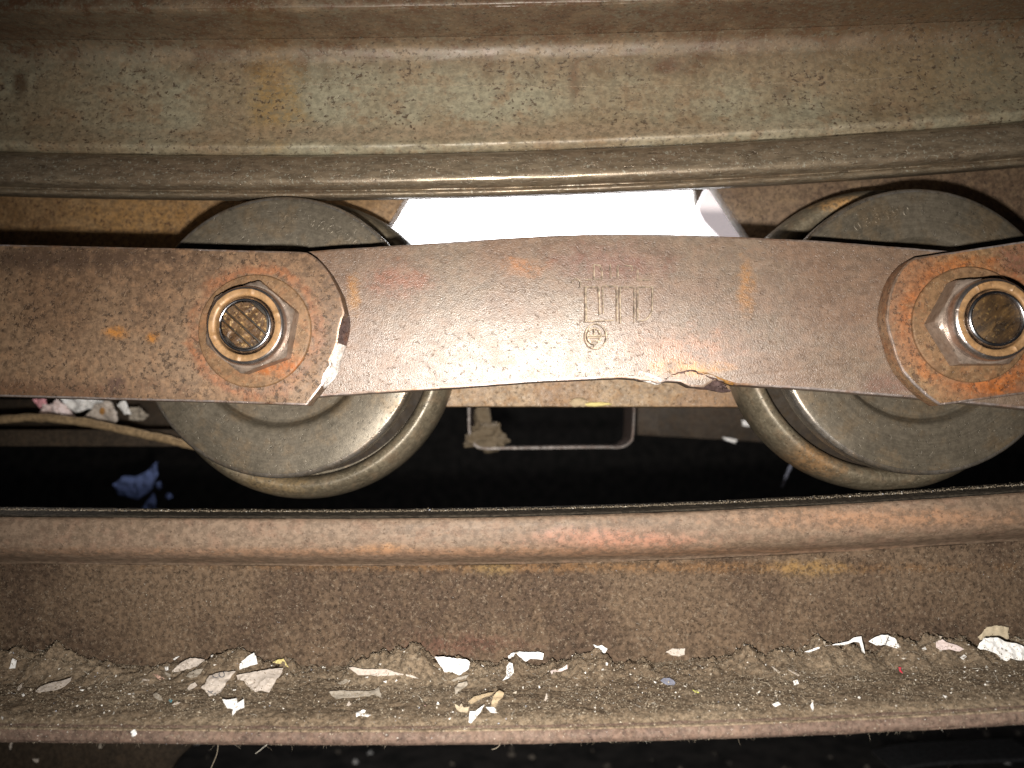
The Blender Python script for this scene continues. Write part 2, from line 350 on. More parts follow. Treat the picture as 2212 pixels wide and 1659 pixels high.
# ------------------------------------------------------------------ setting: floor and rear wall of the machine pit
mk('floor', [(-900, 60, -165), (900, 60, -165), (900, 900, -165), (-900, 900, -165), (-900, 60, -175), (900, 60, -175), (900, 900, -175), (-900, 900, -175)],
   [(0, 1, 2, 3), (7, 6, 5, 4), (0, 4, 5, 1), (1, 5, 6, 2), (2, 6, 7, 3), (3, 7, 4, 0)], M['black'], smooth=0)['kind'] = 'structure'
mk('wall', [(-900, 880, -165), (900, 880, -165), (900, 880, 500), (-900, 880, 500), (-900, 890, -165), (900, 890, -165), (900, 890, 500), (-900, 890, 500)],
   [(0, 1, 2, 3), (7, 6, 5, 4), (0, 4, 5, 1), (1, 5, 6, 2), (2, 6, 7, 3), (3, 7, 4, 0)], M['black'], smooth=0)['kind'] = 'structure'

# ------------------------------------------------------------------ upper track rail
ur = tag(empty('track_rail', (0, 157, 47)), 'wide grey-green steel rail across the top with a worn rounded lower lip', 'rail', 'steel track rails')
zs, zt = pz(326, 157.3) - .55, pz(113, 158) - .55
FLAT = (zs + 4, zt, .5, .45)      # seam above the lip, top of the web
webf = spline([(157.2, zs + .1), (156.0, zs + 1.3), (156.6, zs + 3.2), (157.6, zs + 6.5), (158, zs + 12), (158, zt - 3), (157.7, zt - .8), (156.6, zt + 1.0), (154.6, zt + 1.9)], 4)
v, f = sweep(webf + [(163, zt + 2.5), (163, zs + .1)], amp=.10, cv=curve_up, flat=FLAT)
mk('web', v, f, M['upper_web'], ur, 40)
zf = zt + 1.95
fl_ = spline([(154.6, zf), (152, zf + .15), (147, zf), (144.6, zf - .1), (143.6, zf + .1), (143.1, zf + .9), (143.0, zf + 5)], 4)
v, f = sweep(fl_ + [(163, zf + 5), (163, zf + .7), (154.6, zf + .7)], amp=.12, cv=curve_up, flat=FLAT)
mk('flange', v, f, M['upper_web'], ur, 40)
def P2(py, Y): return (Y, pz(py, Y) - .55)
lipf = spline([(163, pz(420, 160) - .3), P2(421, 160), P2(424, 158.5), P2(420, 156.6), P2(414, 155.8), P2(409, 155.9), P2(406, 156.3)], 4) + spline([P2(404.5, 156.2), P2(401, 155.0), P2(396, 153.9), P2(389, 153.1), P2(379, 152.8), P2(365, 153.0), P2(345, 153.6), P2(333, 154.4), P2(329, 155.6), P2(327.5, 157.4)], 4)
v, f = sweep(lipf + [(163, pz(327.5, 157.4) - .55)], amp=.10, sc=.3, cv=curve_up)
mk('lip', v, f, M['upper_lip'], ur, 50)

# ------------------------------------------------------------------ lower track rail
def P3_(py, Y): return (Y, pz(py, Y) - .15)
LZ = pz(1442, 157.6) - .15
lr = tag(empty('track_rail', (0, 150, LZ - 5)), 'lower rusty steel rail under the rollers, its ledge covered in dust', 'rail', 'steel track rails')
zu = P3_(1216, 157.0)[1]
lt = spline([P3_(1093, 161.5), P3_(1099, 157), P3_(1107, 152.6), P3_(1111, 151.6)], 5)
v, f = sweep(lt + [(152.2, P3_(1114, 151.6)[1]), (161.5, P3_(1114, 151.6)[1] - .6)], amp=.14, sc=.4)
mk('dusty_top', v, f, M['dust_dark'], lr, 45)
ll = spline([(161.5, P3_(1114, 151.6)[1] - .65), (152.4, P3_(1114, 151.6)[1] - .05), P3_(1114.5, 151.5), P3_(1120, 150.9), P3_(1136, 150.6), P3_(1160, 150.6), P3_(1180, 150.9), P3_(1192, 151.8), P3_(1200, 153.2), P3_(1206, 154.9), P3_(1211, 156.3), (157.0, zu)], 4)
v, f = sweep(ll + [(161.5, zu)], amp=.10, sc=.25)
mk('lip', v, f, M['low_lip'], lr, 45)
lw = spline([(157.0, zu - .03), (157.25, zu - 1.0), (157.5, zu - 4), (157.7, zu - 12), (157.8, LZ)], 4)
v, f = sweep(lw + [(163, LZ), (163, zu - .03)], amp=.15)
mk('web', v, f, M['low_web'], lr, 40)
YE = LZ / ray(VPX, 1563).z                 # where the ledge rounds over into its front edge
lf = spline([(163, LZ - .05), (150, LZ - .05), (YE + 5, LZ - .1), (YE + 1, LZ - .25), (YE - .5, LZ - .8), (YE - 1.1, LZ - 1.7), (YE - .9, LZ - 2.6), (YE + .4, LZ - 3.2), (YE + 6, LZ - 3.2), (163, LZ - 3.2)], 4)
v, f = sweep(lf, amp=.18, sc=.3)
mk('flange', v, f, M['low_flange'], lr, 50)

# packed dust layer on the ledge with ragged mounds against the web
def dust_h(x, y):
    peak = 153.6 + 1.6 * n1(x * .12, 9.9) + .8 * n1(x * .5, 4.2)
    bank = sm(peak - 9, peak, y) * (1 - .85 * sm(peak + .6, peak + 2.2, y))
    rag = max(-.45, .35 + 2.4 * n1(x * .06, 3.3) + 1.4 * n1(x * .2, 8.1) + .6 * n1(x * .7, 2.7))
    bumps = .8 * (n1(x * .35, y * .35, 2.2) + .55 * n1(x * .9, y * .9, 5.1) + .4 * n1(x * 2.4, y * 2.4, 1.4))
    edge = sm(YE - .5, YE + 4, y)
    return .12 + edge * (.4 + bumps * (.45 + .9 * bank)) + bank * (1.3 + 1.9 * rag)
def ledge_z(x, y): return LZ + curve_z(x) + max(.02, dust_h(x, y)) - sm(YE + 2.2, YE - .6, y) * .75
NX, NY = 620, 74
v = []; f = []
for i in range(NX + 1):
    x = -118 + 246 * i / NX
    for j in range(NY + 1):
        y = YE - .6 + (158.4 - YE + .6) * j / NY
        v.append(Vector((x, y, ledge_z(x, y))))
b0 = len(v)
for i in range(NX + 1):
    x = -118 + 246 * i / NX
    for y in (158.4, YE - .6): v.append(Vector((x, y, LZ + curve_z(x) - 1.6)))
for i in range(NX):
    for j in range(NY):
        a = i * (NY + 1) + j; f.append((a, a + NY + 1, a + NY + 2, a + 1))
    f.append((i * (NY + 1) + NY, (i + 1) * (NY + 1) + NY, b0 + 2 * i + 2, b0 + 2 * i))
    f.append(((i + 1) * (NY + 1), i * (NY + 1), b0 + 2 * i + 1, b0 + 2 * i + 3))
tag(mk('dust_layer', v, f, M['dust'], None, 60), 'grey-brown packed dust covering the lower rail ledge', 'dust', kind='stuff')

# loose grains on ledge, web, lip top and lower edge
gv, gf = [], []
def add_grain(p, r, stretch=1.0):
    global gv, gf
    b = len(gv); q = Matrix.Rotation(random.random() * 6.28, 3, Vector((random.gauss(0, 1), random.gauss(0, 1), random.gauss(0, 1))).normalized())
    for t in ((1, 1, 1), (-1, -1, 1), (-1, 1, -1), (1, -1, -1)):
        u = q @ Vector((t[0] * stretch, t[1], t[2])); gv.append(p + u * (r * .6 * random.uniform(.7, 1.3)))
    gf.extend(((b, b + 2, b + 1), (b, b + 1, b + 3), (b, b + 3, b + 2), (b + 1, b + 2, b + 3)))
for _ in range(52000):
    x = random.uniform(-116, 126); y = YE - .3 + (157.6 - YE) * random.random() ** .9
    dens = .55 + .7 * n1(x * .12, y * .2, 4.4)
    if random.random() > dens + .15: continue
    add_grain(Vector((x, y, ledge_z(x, y) + .02)), random.choice((.05, .065, .08, .1, .15)) * random.uniform(.7, 1.3), random.choice((1, 1, 1.8)))
for _ in range(14000):
    x = random.uniform(-116, 126); t = random.random(); z = LZ + 1 + 20.5 * t
    if random.random() > .35 + .8 * n1(x * .1, z * .15, 7.7) + .45 * (1 - t): continue
    add_grain(Vector((x, 157.35 + .3 * (1 - t), z + curve_z(x))), random.choice((.04, .055, .075)) * random.uniform(.7, 1.2), random.choice((1, 2.2)))
for _ in range(9000):
    x = random.uniform(-116, 126); y = random.uniform(154.5, 161.3)
    add_grain(Vector((x, y, P3_(1098, 158)[1] + curve_z(x) + (158 - y) * .06 + abs(random.gauss(0, .12)))), random.choice((.06, .09, .12)) * random.uniform(.7, 1.3), random.choice((1, 1.8)))
for _ in range(4500):
    x = random.uniform(-105, 115); a = random.uniform(-.6, 2.2)
    add_grain(Vector((x, YE + .6 - 1.75 * math.cos(a - .6), LZ - 1.75 + curve_z(x) - 1.5 * math.sin(a - .6))), random.choice((.05, .07, .10)), random.choice((1, 2)))
tag(mk('dust_grains', gv, gf, M['grain'], None, 0), 'loose dust grains scattered over the lower rail', 'dust grains', kind='stuff')

# lint fibres
fv, ff = [], []
def add_fibre(p, dirn, L, w=.035, curl=.5, n=4):
    b = len(fv); u = Vector(dirn).normalized(); cur = Vector(p)
    side = u.cross(Vector((random.gauss(0, 1), random.gauss(0, 1), random.gauss(0, 1)))).normalized()
    up = u.cross(side)
    for i in range(n + 1):
        ww = w * (1 - .5 * i / n)
        for a in (0, 2.09, 4.19): fv.append(cur + (side * math.cos(a) + up * math.sin(a)) * ww)
        u = (u + Vector((random.gauss(0, curl), random.gauss(0, curl), random.gauss(0, curl))) * .6).normalized(); cur = cur + u * (L / n)
    for i in range(n):
        for k in range(3):
            l = (k + 1) % 3; ff.append((b + i * 3 + k, b + i * 3 + l, b + i * 3 + 3 + l, b + i * 3 + 3 + k))
for _ in range(7000):
    x = random.uniform(-114, 124); y = YE + (157.6 - YE) * random.random() ** .6
    if random.random() > .45 + .9 * n1(x * .09, y * .12, 6.6): continue
    add_fibre((x, y, ledge_z(x, y) + .05), (random.gauss(0, 1), random.gauss(0, .7), random.uniform(-.1, .7)), random.uniform(.5, 1.9), random.choice((.018, .026, .036)))
for _ in range(420):       # a fringe hanging from the lower edge
    x = random.uniform(-104, 114)
    add_fibre((x, YE - .6 + random.random() * 1.2, LZ - 3.0 + curve_z(x) + random.uniform(-.2, .6)), (random.gauss(0, .7), -.4, -1), random.uniform(.25, .7) + (.9 if random.random() < .05 else 0), .018)
for _ in range(500):
    x = random.uniform(-114, 124); z = LZ + 2 + 18 * random.random()
    add_fibre((x, 157.2, z + curve_z(x)), (random.gauss(0, 1), -.15, random.gauss(0, 1)), random.uniform(.3, 1.0), .02)
tag(mk('lint_fibres', fv, ff, M['fibre'], None, 0), 'fine lint fibres caught in the dust on the lower rail', 'lint', kind='stuff')

# ------------------------------------------------------------------ backing plates and bar behind the rollers
def pxs(lst, Y): return [at(a, b, Y) for a, b in lst]
v, f = prism(rough_outline(pxs([(-420, 300), (905, 372), (874, 428), (843, 478), (800, 548), (770, 690), (-420, 690)], 185), 3, .06), 5, .4)
tag(mk('backing_plate', v, f, M['back'], None), 'tan rusty plate with a slanted end behind the left roller', 'steel plate', 'plates behind the rollers')
v, f = prism(rough_outline(pxs([(1520, 366), (1550, 411), (1617, 513), (1648, 560), (1690, 690), (2640, 690), (2640, 250)], 185), 3, .06), 5, .4)
tag(mk('backing_plate', v, f, M['back_dark'], None), 'brown rusty plate with a slanted end behind the right roller', 'steel plate', 'plates behind the rollers')
cb = tag(empty('cross_bar', at(1290, 878, 183)), 'rusty steel bar below the middle link, between the two rollers', 'bar')
v, f = prism(rough_outline(pxs([(820, 610), (1760, 610), (1760, 880), (820, 878)], 183), 2, .08), 6, .5)
mk('bar_body', v, f, M['bar'], cb)
def lump(c, rx, ry, rz, seed, amp=.35, sub=3, fr=.6):
    bm = bmesh.new(); bmesh.ops.create_icosphere(bm, subdivisions=sub, radius=1)
    for q in bm.verts:
        k = 1 + amp * (noise.noise(q.co * 1.7 + Vector((seed, 0, 0))) + fr * noise.noise(q.co * 4.5 + Vector((0, seed, 0))))
        q.co = Vector((q.co.x * rx * k, q.co.y * ry * k, q.co.z * rz * k)) + Vector(c)
    return from_bm(bm)
v, f = lump(at(1248, 869, 182.8), 2.2, .9, 1.1, 3)
tag(mk('dried_grease', v, f, P['tan'], None, 50), 'small tan lump of dried grease on the bar under the middle link', 'grease')
v, f = lump(at(1290, 873, 182.8), 3.4, .6, .5, 5)
tag(mk('dried_grease', v, f, P['yellow'], None, 50), 'yellowish smear of dried grease right of the tan lump on the bar', 'grease')

# bright opening behind
mw = bpy.data.materials.new('lit_diffuser'); mw.use_nodes = True
mb = mw.node_tree.nodes['Principled BSDF']; mb.inputs['Base Color'].default_value = (.9, .9, .9, 1)
mb.inputs['Emission Color'].default_value = (.99, .985, 1, 1); mb.inputs['Emission Strength'].default_value = 11.0
lp = tag(empty('light_panel', at(1180, 540, 262)), 'glowing white light panel seen through the gap between the rollers', 'light')
v, f = prism(pxs([(640, 300), (1498, 300), (1503, 436), (1512, 470), (1545, 512), (1580, 590), (640, 590)], 262), 4, .6)
mk('diffuser', v, f, mw, lp)
m_ = NT('self_glow_end_cap'); m_.b.inputs['Base Color'].default_value = (.88, .80, .82, 1); m_.b.inputs['Roughness'].default_value = .4
m_.b.inputs['Emission Color'].default_value = (.95, .86, .9, 1); m_.b.inputs['Emission Strength'].default_value = .42  # end cap is no lamp; its faint glow stands in for light shining through
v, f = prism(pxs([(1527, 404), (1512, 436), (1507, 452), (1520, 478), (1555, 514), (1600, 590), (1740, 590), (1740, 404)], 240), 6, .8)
mk('end_cap', v, f, m_.m, lp)
v, f = prism(pxs([(1498, 390), (1560, 390), (1560, 440), (1505, 446)], 250), 5, .5)
mk('socket', v, f, M['dark_metal'], lp)

# ------------------------------------------------------------------ rollers
def glyphs(word, size):
    cu = bpy.data.curves.new('t', 'FONT'); cu.body = word; cu.size = size; cu.align_x = 'CENTER'; cu.align_y = 'CENTER'; cu.extrude = .10; cu.bevel_depth = .08; cu.resolution_u = 3
    o = bpy.data.objects.new('t', cu); COL.objects.link(o)
    dg = bpy.context.evaluated_depsgraph_get(); dg.update()
    me = bpy.data.meshes.new_from_object(o.evaluated_get(dg))
    vs = [q.co.copy() for q in me.vertices]; fs = [list(p.vertices) for p in me.polygons]
    bpy.data.objects.remove(o); bpy.data.meshes.remove(me); bpy.data.curves.remove(cu)
    return vs, fs
def roller(c0, c1, label, text, seed):
    """c0: centre of the front disc, c1: centre of the rear ring"""
    root = tag(empty('chain_roller', (c1.x, 166, c1.z - 33)), label, 'roller', 'chain rollers')
    cx, cz = c0.x, c0.z
    def grow(vs): return [Vector((cx + (q.x - cx) * 1.017, q.y, cz + (q.z - cz) * 1.017)) for q in vs]
    pr = [(0, 155.2), (16.6, 155.2)] + spline([(16.6, 155.2), (17.3, 155.0), (17.8, 154.1), (18.5, 153.35), (19.6, 153.1)], 3)[1:] + [(24, 153.0), (27.0, 152.95), (27.3, 153.02)]
    v, f = lathe(pr + [(27.3, 158.2), (0, 158.2)], cx, cz, 160)
    v = grow(v); dm = disc_mat(c0); mk('side_disc', v, f, dm, root, 35)
    v, f = lathe(spline([(27.31, 153.03), (27.75, 153.2), (28.1, 153.65), (28.22, 154.3), (28.22, 157.6), (27.9, 158.1), (27.31, 158.2)], 3) + [(27.31, 153.03)], cx, cz, 160)
    v = grow(v); mk('disc_rim', v, f, M['discrim'], root, 40)
    cx1, cz1 = c1.x, c1.z
    v, f = lathe([(0, 158.25), (24.5, 158.25), (24.5, 171), (28.2, 171.8), (28.2, 172.1), (0, 172.1)], (cx + cx1) / 2, (cz + cz1) / 2, 96)
    mk('groove', v, f, M['tread'], root, 35)
    pr = spline([(28.3, 172.2), (28.4, 169), (28.8, 167.3), (29.5, 166.4), (30.6, 166.1), (31.8, 166.9), (33.0, 169), (33.5, 171.2), (33.6, 173), (33.4, 177), (32.0, 179.4)], 5)
    v, f = lathe([(0, 172.2)] + pr + [(0, 179.4)], cx1, cz1, 160)
    mk('tread_ring', v, f, M['flange_ring'], root, 45)
    tv, tf = [], []
    for ch, ang in text:
        vs, fs = glyphs(ch, 3.0); a = math.radians(ang); b = len(tv)
        for q in vs:
            x, y = q.x, q.y + 23.5
            tv.append(Vector((cx + x * math.cos(a) + y * math.sin(a), 152.99 - q.z, cz - x * math.sin(a) + y * math.cos(a))))
        tf += [[b + i for i in t] for t in fs]
    tv = grow(tv); mk('raised_number', tv, tf, dm, root, 30)
    return root
roller(at(604, 724.5, 153), at(667, 755, 172.8), 'left grey roller wheel behind the left hex nut, raised number on its disc',
       [('M', 1), ('F', 6), ('-', 10.5), ('3', 15), ('6', 19.8), ('6', 24.6), ('4', 29.4), ('9', 34.2), ('0', 39)], 1)
roller(at(1990, 712.5, 153), at(1893, 735, 172.8), 'right grey roller wheel with a rusty ring showing at its left side',
       [('0', -29.7), ('3', -24.5), ('3', -19.6), ('4', -14.9), ('9', -10.2), ('0', -5.2), ('1', 2)], 2)

# ------------------------------------------------------------------ chain links
G = 'steel chain link plates'
# middle link
ml = tag(empty('chain_link', at(1290, 840, 142.3)), 'middle link plate, worn brown steel with stamped marks and a torn lower edge', 'chain link', G)
top = [(430, 575), (560, 552), (713, 538), (905, 526), (1052, 516), (1204, 507), (1338, 504), (1481, 506), (1536, 508), (1657, 514), (1759, 518), (2046, 541), (2200, 558), (2400, 590)]
bot = [(2400, 905), (2200, 882), (1967, 859), (1740, 841), (1590, 832), (1570, 826), (1545, 822), (1520, 838), (1490, 836), (1470, 826), (1442, 824), (1420, 829), (1405, 823), (1385, 822), (1374, 819), (1338, 817), (1159, 825), (976, 839), (713, 855), (560, 868), (430, 850)]
v, f = prism(rough_outline(pxs(top + bot, 142.3), 1.5, .07, 2), 4, .45)
mk('plate', v, f, M['link_mid'], ml, edge=M['edge'])
def strokes(lines, Y, w, hgt, mat, parent, name):
    sv, sf = [], []
    for ln in lines:
        P3 = [at(a, b, Y) for a, b in ln]
        for p, q in zip(P3[:-1], P3[1:]):
            t = q - p
            if t.length < 1e-4: continue
            n = max(1, int(t.length / .9)); s_ = t.normalized().cross(Vector((0, 1, 0)))
            rows = []
            for i in range(n + 1):
                c = p.lerp(q, i / n) + s_ * n1(i * .7, p.x, p.z) * .06
                ww = w * (.55 + .65 * abs(n1(c.x * 1.3, c.z * 1.3, 3.0)) * 1.6); b = len(sv)
                sv.extend((c - s_ * ww + Vector((0, .05, 0)), c - s_ * ww * .3 - Vector((0, hgt, 0)), c + s_ * ww * .3 - Vector((0, hgt, 0)), c + s_ * ww + Vector((0, .05, 0))))
                rows.append(b)
            for a, b in zip(rows[:-1], rows[1:]):
                for k in range(3): sf.append((a + k, a + k + 1, b + k + 1, b + k))
                sf.append((a + 3, a, b, b + 3))
            sf.append((rows[0] + 3, rows[0] + 2, rows[0] + 1, rows[0])); sf.append((rows[-1], rows[-1] + 1, rows[-1] + 2, rows[-1] + 3))
    return mk(name, sv, sf, mat, parent, 0)
def Z3(z): return ((2250 + z[0] * .2411) * .5486, (1080 + z[1] * .2411) * .5486)
def arc(cx, cy, rx, ry, a0, a1, n=14): return [(cx + rx * math.cos(math.radians(a0 + (a1 - a0) * i / n)), cy + ry * math.sin(math.radians(a0 + (a1 - a0) * i / n))) for i in range(n + 1)]
M['stamp'] = plain('worn_stamp_edge', (.42, .34, .25), .38, .5, .25, 1.2)
frame = [[(225, 210), (232, 480), (236, 770)], [(242, 215), (250, 742)], [(215, 770), (420, 758), (700, 748)], [(215, 205), (450, 205)], [(450, 205), (468, 660)], [(512, 200), (524, 640)],
         [(512, 190), (760, 192)], [(745, 205), (748, 770)], [(797, 190), (802, 800)], [(797, 205), (1020, 207)], [(1036, 215), (1030, 790)], [(1086, 215), (1085, 752)], [(1080, 208), (1335, 208)],
         [(1328, 210), (1322, 590), (1282, 680), (1220, 742), (1100, 766)], [(225, 85), (325, 85)], [(1085, 92), (1300, 92)], [(375, 85), (372, -160)], [(372, -160), (470, -150), (505, -60), (505, 80)], [(375, 82), (500, 78)],
         [(640, -170), (650, 60)], [(760, -150), (765, 60)], [(880, -150), (990, -140), (1005, -60)], [(1090, -80), (1085, 90)], arc(80, 160, 75, 85, 200, 400)]
emblem = [arc(400, 1010, 175, 205, 0, 360, 26), arc(375, 1010, 112, 130, 0, 360, 20), [(250, 1000), (560, 995)], [(270, 1030), (470, 1024)], [(280, 1092), (480, 1088)], [(375, 895), (380, 985)],
          [(300, 890), (275, 985)], [(440, 900), (478, 985)], [(285, 1035), (295, 1090)], [(470, 1030), (465, 1085)], [(378, 1130), (380, 1190)]]
M['groove'] = plain('rusty_stamp_groove', (.145, .10, .072), .8, 0, .3, 1.2)
strokes([[(Z3(q)[0] - 2.6, Z3(q)[1] + 1.6) for q in l] for l in frame + emblem], 142.27, .2, .02, M['groove'], ml, 'stamped_groove')
strokes([[Z3(q) for q in l] for l in frame], 142.28, .16, .05, M['stamp'], ml, 'stamped_letters')
strokes([[Z3(q) for q in l] for l in emblem], 142.28, .17, .07, M['stamp'], ml, 'stamped_emblem')
def patch(front, back, Yf, Yb, mat, parent, name, amp=.18, rows=5, seed=1):
    """a torn face running from a front outline to a back outline, closed behind"""
    A = spline([tuple(at(a, b, Yf)) for a, b in front], 5); B = spline([tuple(at(a, b, Yb)) for a, b in back], 5)
    n = min(len(A), len(B)); pv, pf = [], []
    for i in range(n):
        ia = A[int(i * (len(A) - 1) / (n - 1))]; ib = B[int(i * (len(B) - 1) / (n - 1))]
        for k in range(rows + 1):
            c = Vector(ia).lerp(Vector(ib), k / rows)
            e = math.sin(math.pi * k / rows)
            c += Vector((n1(c.x * 1.6, c.z * 1.6, seed), -abs(n1(c.x * 1.3, c.z * 1.3, seed + 4)) * 1.5, n1(c.x * 1.6, c.z * 1.6, seed + 8))) * amp * (.3 + e)
            pv.append(c)
        pv.append(Vector(ib) + Vector((0, .8, 0))); pv.append(Vector(ia) + Vector((0, 1.2, 0)))
    w = rows + 3
    for i in range(n - 1):
        for k in range(w):
            l = (k + 1) % w; pf.append((i * w + k, i * w + l, (i + 1) * w + l, (i + 1) * w + k))
    pf.append(tuple(range(w - 1, -1, -1))); pf.append(tuple((n - 1) * w + k for k in range(w)))
    bm = bmesh.new(); bv = [bm.verts.new(q) for q in pv]
    for q in pf: bm.faces.new([bv[t] for t in q])
    bmesh.ops.recalc_face_normals(bm, faces=bm.faces[:])
    v, f = from_bm(bm)
    return mk(name, v, f, mat, parent, 25)
M['scar'] = steel('torn_bright_scar', (.80, .78, .76), (.66, .62, .58), (.60, .48, .36), (.22, .16, .12), light=(.9, .9, .9, .9), metal=.25, r0=.3, r1=.5, pits=.4, fine=.45, bump=.12, spec=.8)
M['burr'] = steel('purple_grey_burr', (.16, .12, .105), (.12, .09, .085), (.22, .13, .08), (.05, .04, .04), light=(.30, .25, .23, .5), metal=.4, r0=.35, r1=.5, fine=.5, bump=.15)
M['flake'] = plain('orange_flake', (.44, .22, .06), .6, .1, .25, 1.5)
patch([(1381, 800), (1388, 803), (1400, 806), (1425, 816), (1431, 822)], [(1374, 821), (1385, 822), (1402, 827), (1418, 831), (1427, 829)], 142.1, 143, M['scar'], ml, 'bright_scar', .25, 5, 3)
patch([(1432, 820), (1455, 808), (1478, 801), (1497, 799), (1512, 806), (1530, 812), (1545, 818), (1560, 826)], [(1430, 826), (1455, 824), (1480, 831), (1505, 840), (1530, 842), (1548, 846), (1565, 848), (1578, 846)], 142.1, 145, M['burr'], ml, 'torn_burr', .55, 7, 5)
patch([(1512, 803), (1535, 808), (1560, 818), (1590, 829)], [(1530, 811), (1552, 818), (1570, 828), (1592, 833)], 142.0, 142.9, M['flake'], ml, 'rust_flake', .2, 4, 7)

# left link
le = tag(empty('chain_link', at(300, 868, 138)), 'left link plate, dark pitted rust with a chipped bright right end', 'chain link', G)
def D1(z): return (384 + z[0] * .2183, 537.6 + z[1] * .2183)
chip = [D1(q) for q in [(1655, 640), (1625, 700), (1600, 800), (1585, 930), (1560, 1000), (1508, 1105), (1525, 1150), (1458, 1250), (1440, 1340)]]
chb = [D1(q) for q in [(1690, 650), (1700, 740), (1688, 850), (1660, 960), (1630, 1050), (1605, 1120), (1580, 1230), (1525, 1315), (1440, 1380)]]
out = [(-330, 520), (0, 527), (400, 536), (647, 543), (662, 545), (671, 549), (684, 558), (697, 571), (711, 590), (723, 612), (735, 637)] + chip + [(663, 876), (487, 870), (0, 857), (-330, 848)]
v, f = prism(rough_outline(pxs(out, 138), 1.5, .05, 5), 4, .4)
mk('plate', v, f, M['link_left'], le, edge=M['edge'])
patch(chip[:5], chb[:5], 138.05, 141.5, M['burr'], le, 'torn_edge', .3, 5, 11)
patch(chip[3:], chb[3:], 137.95, 139.4, M['scar'], le, 'bright_chip', .35, 5, 13)
# right link
re_ = tag(empty('chain_link', at(2150, 860, 138)), 'right link plate tilting up out of frame, orange rust ring round its nut', 'chain link', G)
out = [(1975, 556), (1962, 565), (1947, 580), (1937, 595), (1929, 612), (1922, 634), (1918, 653), (1914, 690), (1919, 715), (1927, 740), (1936, 772), (1950, 802), (1975, 831), (2002, 856), (2031, 876), (2212, 851), (2640, 792), (2640, 455), (2212, 520)]
v, f = prism(rough_outline(pxs(out, 138), 1.5, .06, 8), 4.1, .4)
mk('plate', v, f, M['link_right'], re_, edge=M['edge'])

strokes([[(600, 181), (820, 183), (1000, 184), (1160, 186), (1300, 186), (1460, 185), (1600, 182), (1720, 178), (1850, 172), (1980, 166)]], 157.9, .07, .03, M['stamp'], ur, 'scratch')

# ------------------------------------------------------------------ washers, nuts and pins
def hexnut(c, Yb, Yt, Yc, rot, label, side):
    root = tag(empty('hex_nut', (c.x, Yb, c.z - 8)), label, 'nut', 'hex nuts on the chain pins')
    R, n = 8.5, 96; v, f = [], []
    def hexr(a, r): 
        t = (a - rot) % (math.pi / 3) - math.pi / 6
        return r * math.cos(math.pi / 6) / math.cos(t)
    prof = [(Yb, 9), (Yt + 1.25, 9), (Yt + .75, 8.35), (Yt + .3, 7.9), (Yt, 7.4), (Yt - .03, 5.2)]
    for i in range(n):
        a = 2 * math.pi * i / n
        for (y, rmax) in prof:
            r = min(hexr(a, R), rmax); v.append(Vector((c.x + r * math.sin(a), y, c.z + r * math.cos(a))))
    m = len(prof)
    for i in range(n):
        j = (i + 1) % n
        for k in range(m - 1): f.append((i * m + k, i * m + k + 1, j * m + k + 1, j * m + k))
    f.append(tuple(i * m for i in range(n)))
    bm = bmesh.new(); bv = [bm.verts.new(q) for q in v]
    for q in f: bm.faces.new([bv[t] for t in q])
    bmesh.ops.recalc_face_normals(bm, faces=bm.faces[:])
    v, f = from_bm(bm); mk('nut_body', v, f, M['nut'], root, 28)
    # rolled collar with six notches
    pr = spline([(7.0, Yt + .2), (7.05, Yt - .5), (7.0, Yc + .9), (6.75, Yc + .3), (6.4, Yc + .06)], 5)
    v, f = lathe(pr + [(6.2, Yt + .2), (7.0, Yt + .2)], c.x, c.z, 120)
    mk('collar_rim', v, f, M['rim2'], root, 40)
    pr = spline([(6.36, Yc + .03), (6.0, Yc), (5.6, Yc + .03), (5.25, Yc + .25), (5.15, Yc + .8)], 4) + [(5.15, Yt + .3), (6.36, Yt + .3), (6.36, Yc + .03)]
    v, f = lathe(pr, c.x, c.z, 120)
    for q in v:
        a = math.atan2(q.x - c.x, q.z - c.z); r = math.hypot(q.x - c.x, q.z - c.z)
        t = ((a - rot + math.pi / 6) % (math.pi / 3)) - math.pi / 6
        if abs(t) < .045 and q.y < Yt - .4: q.y -= .16
    mk('collar', v, f, M['collar'], root, 40)
    return root
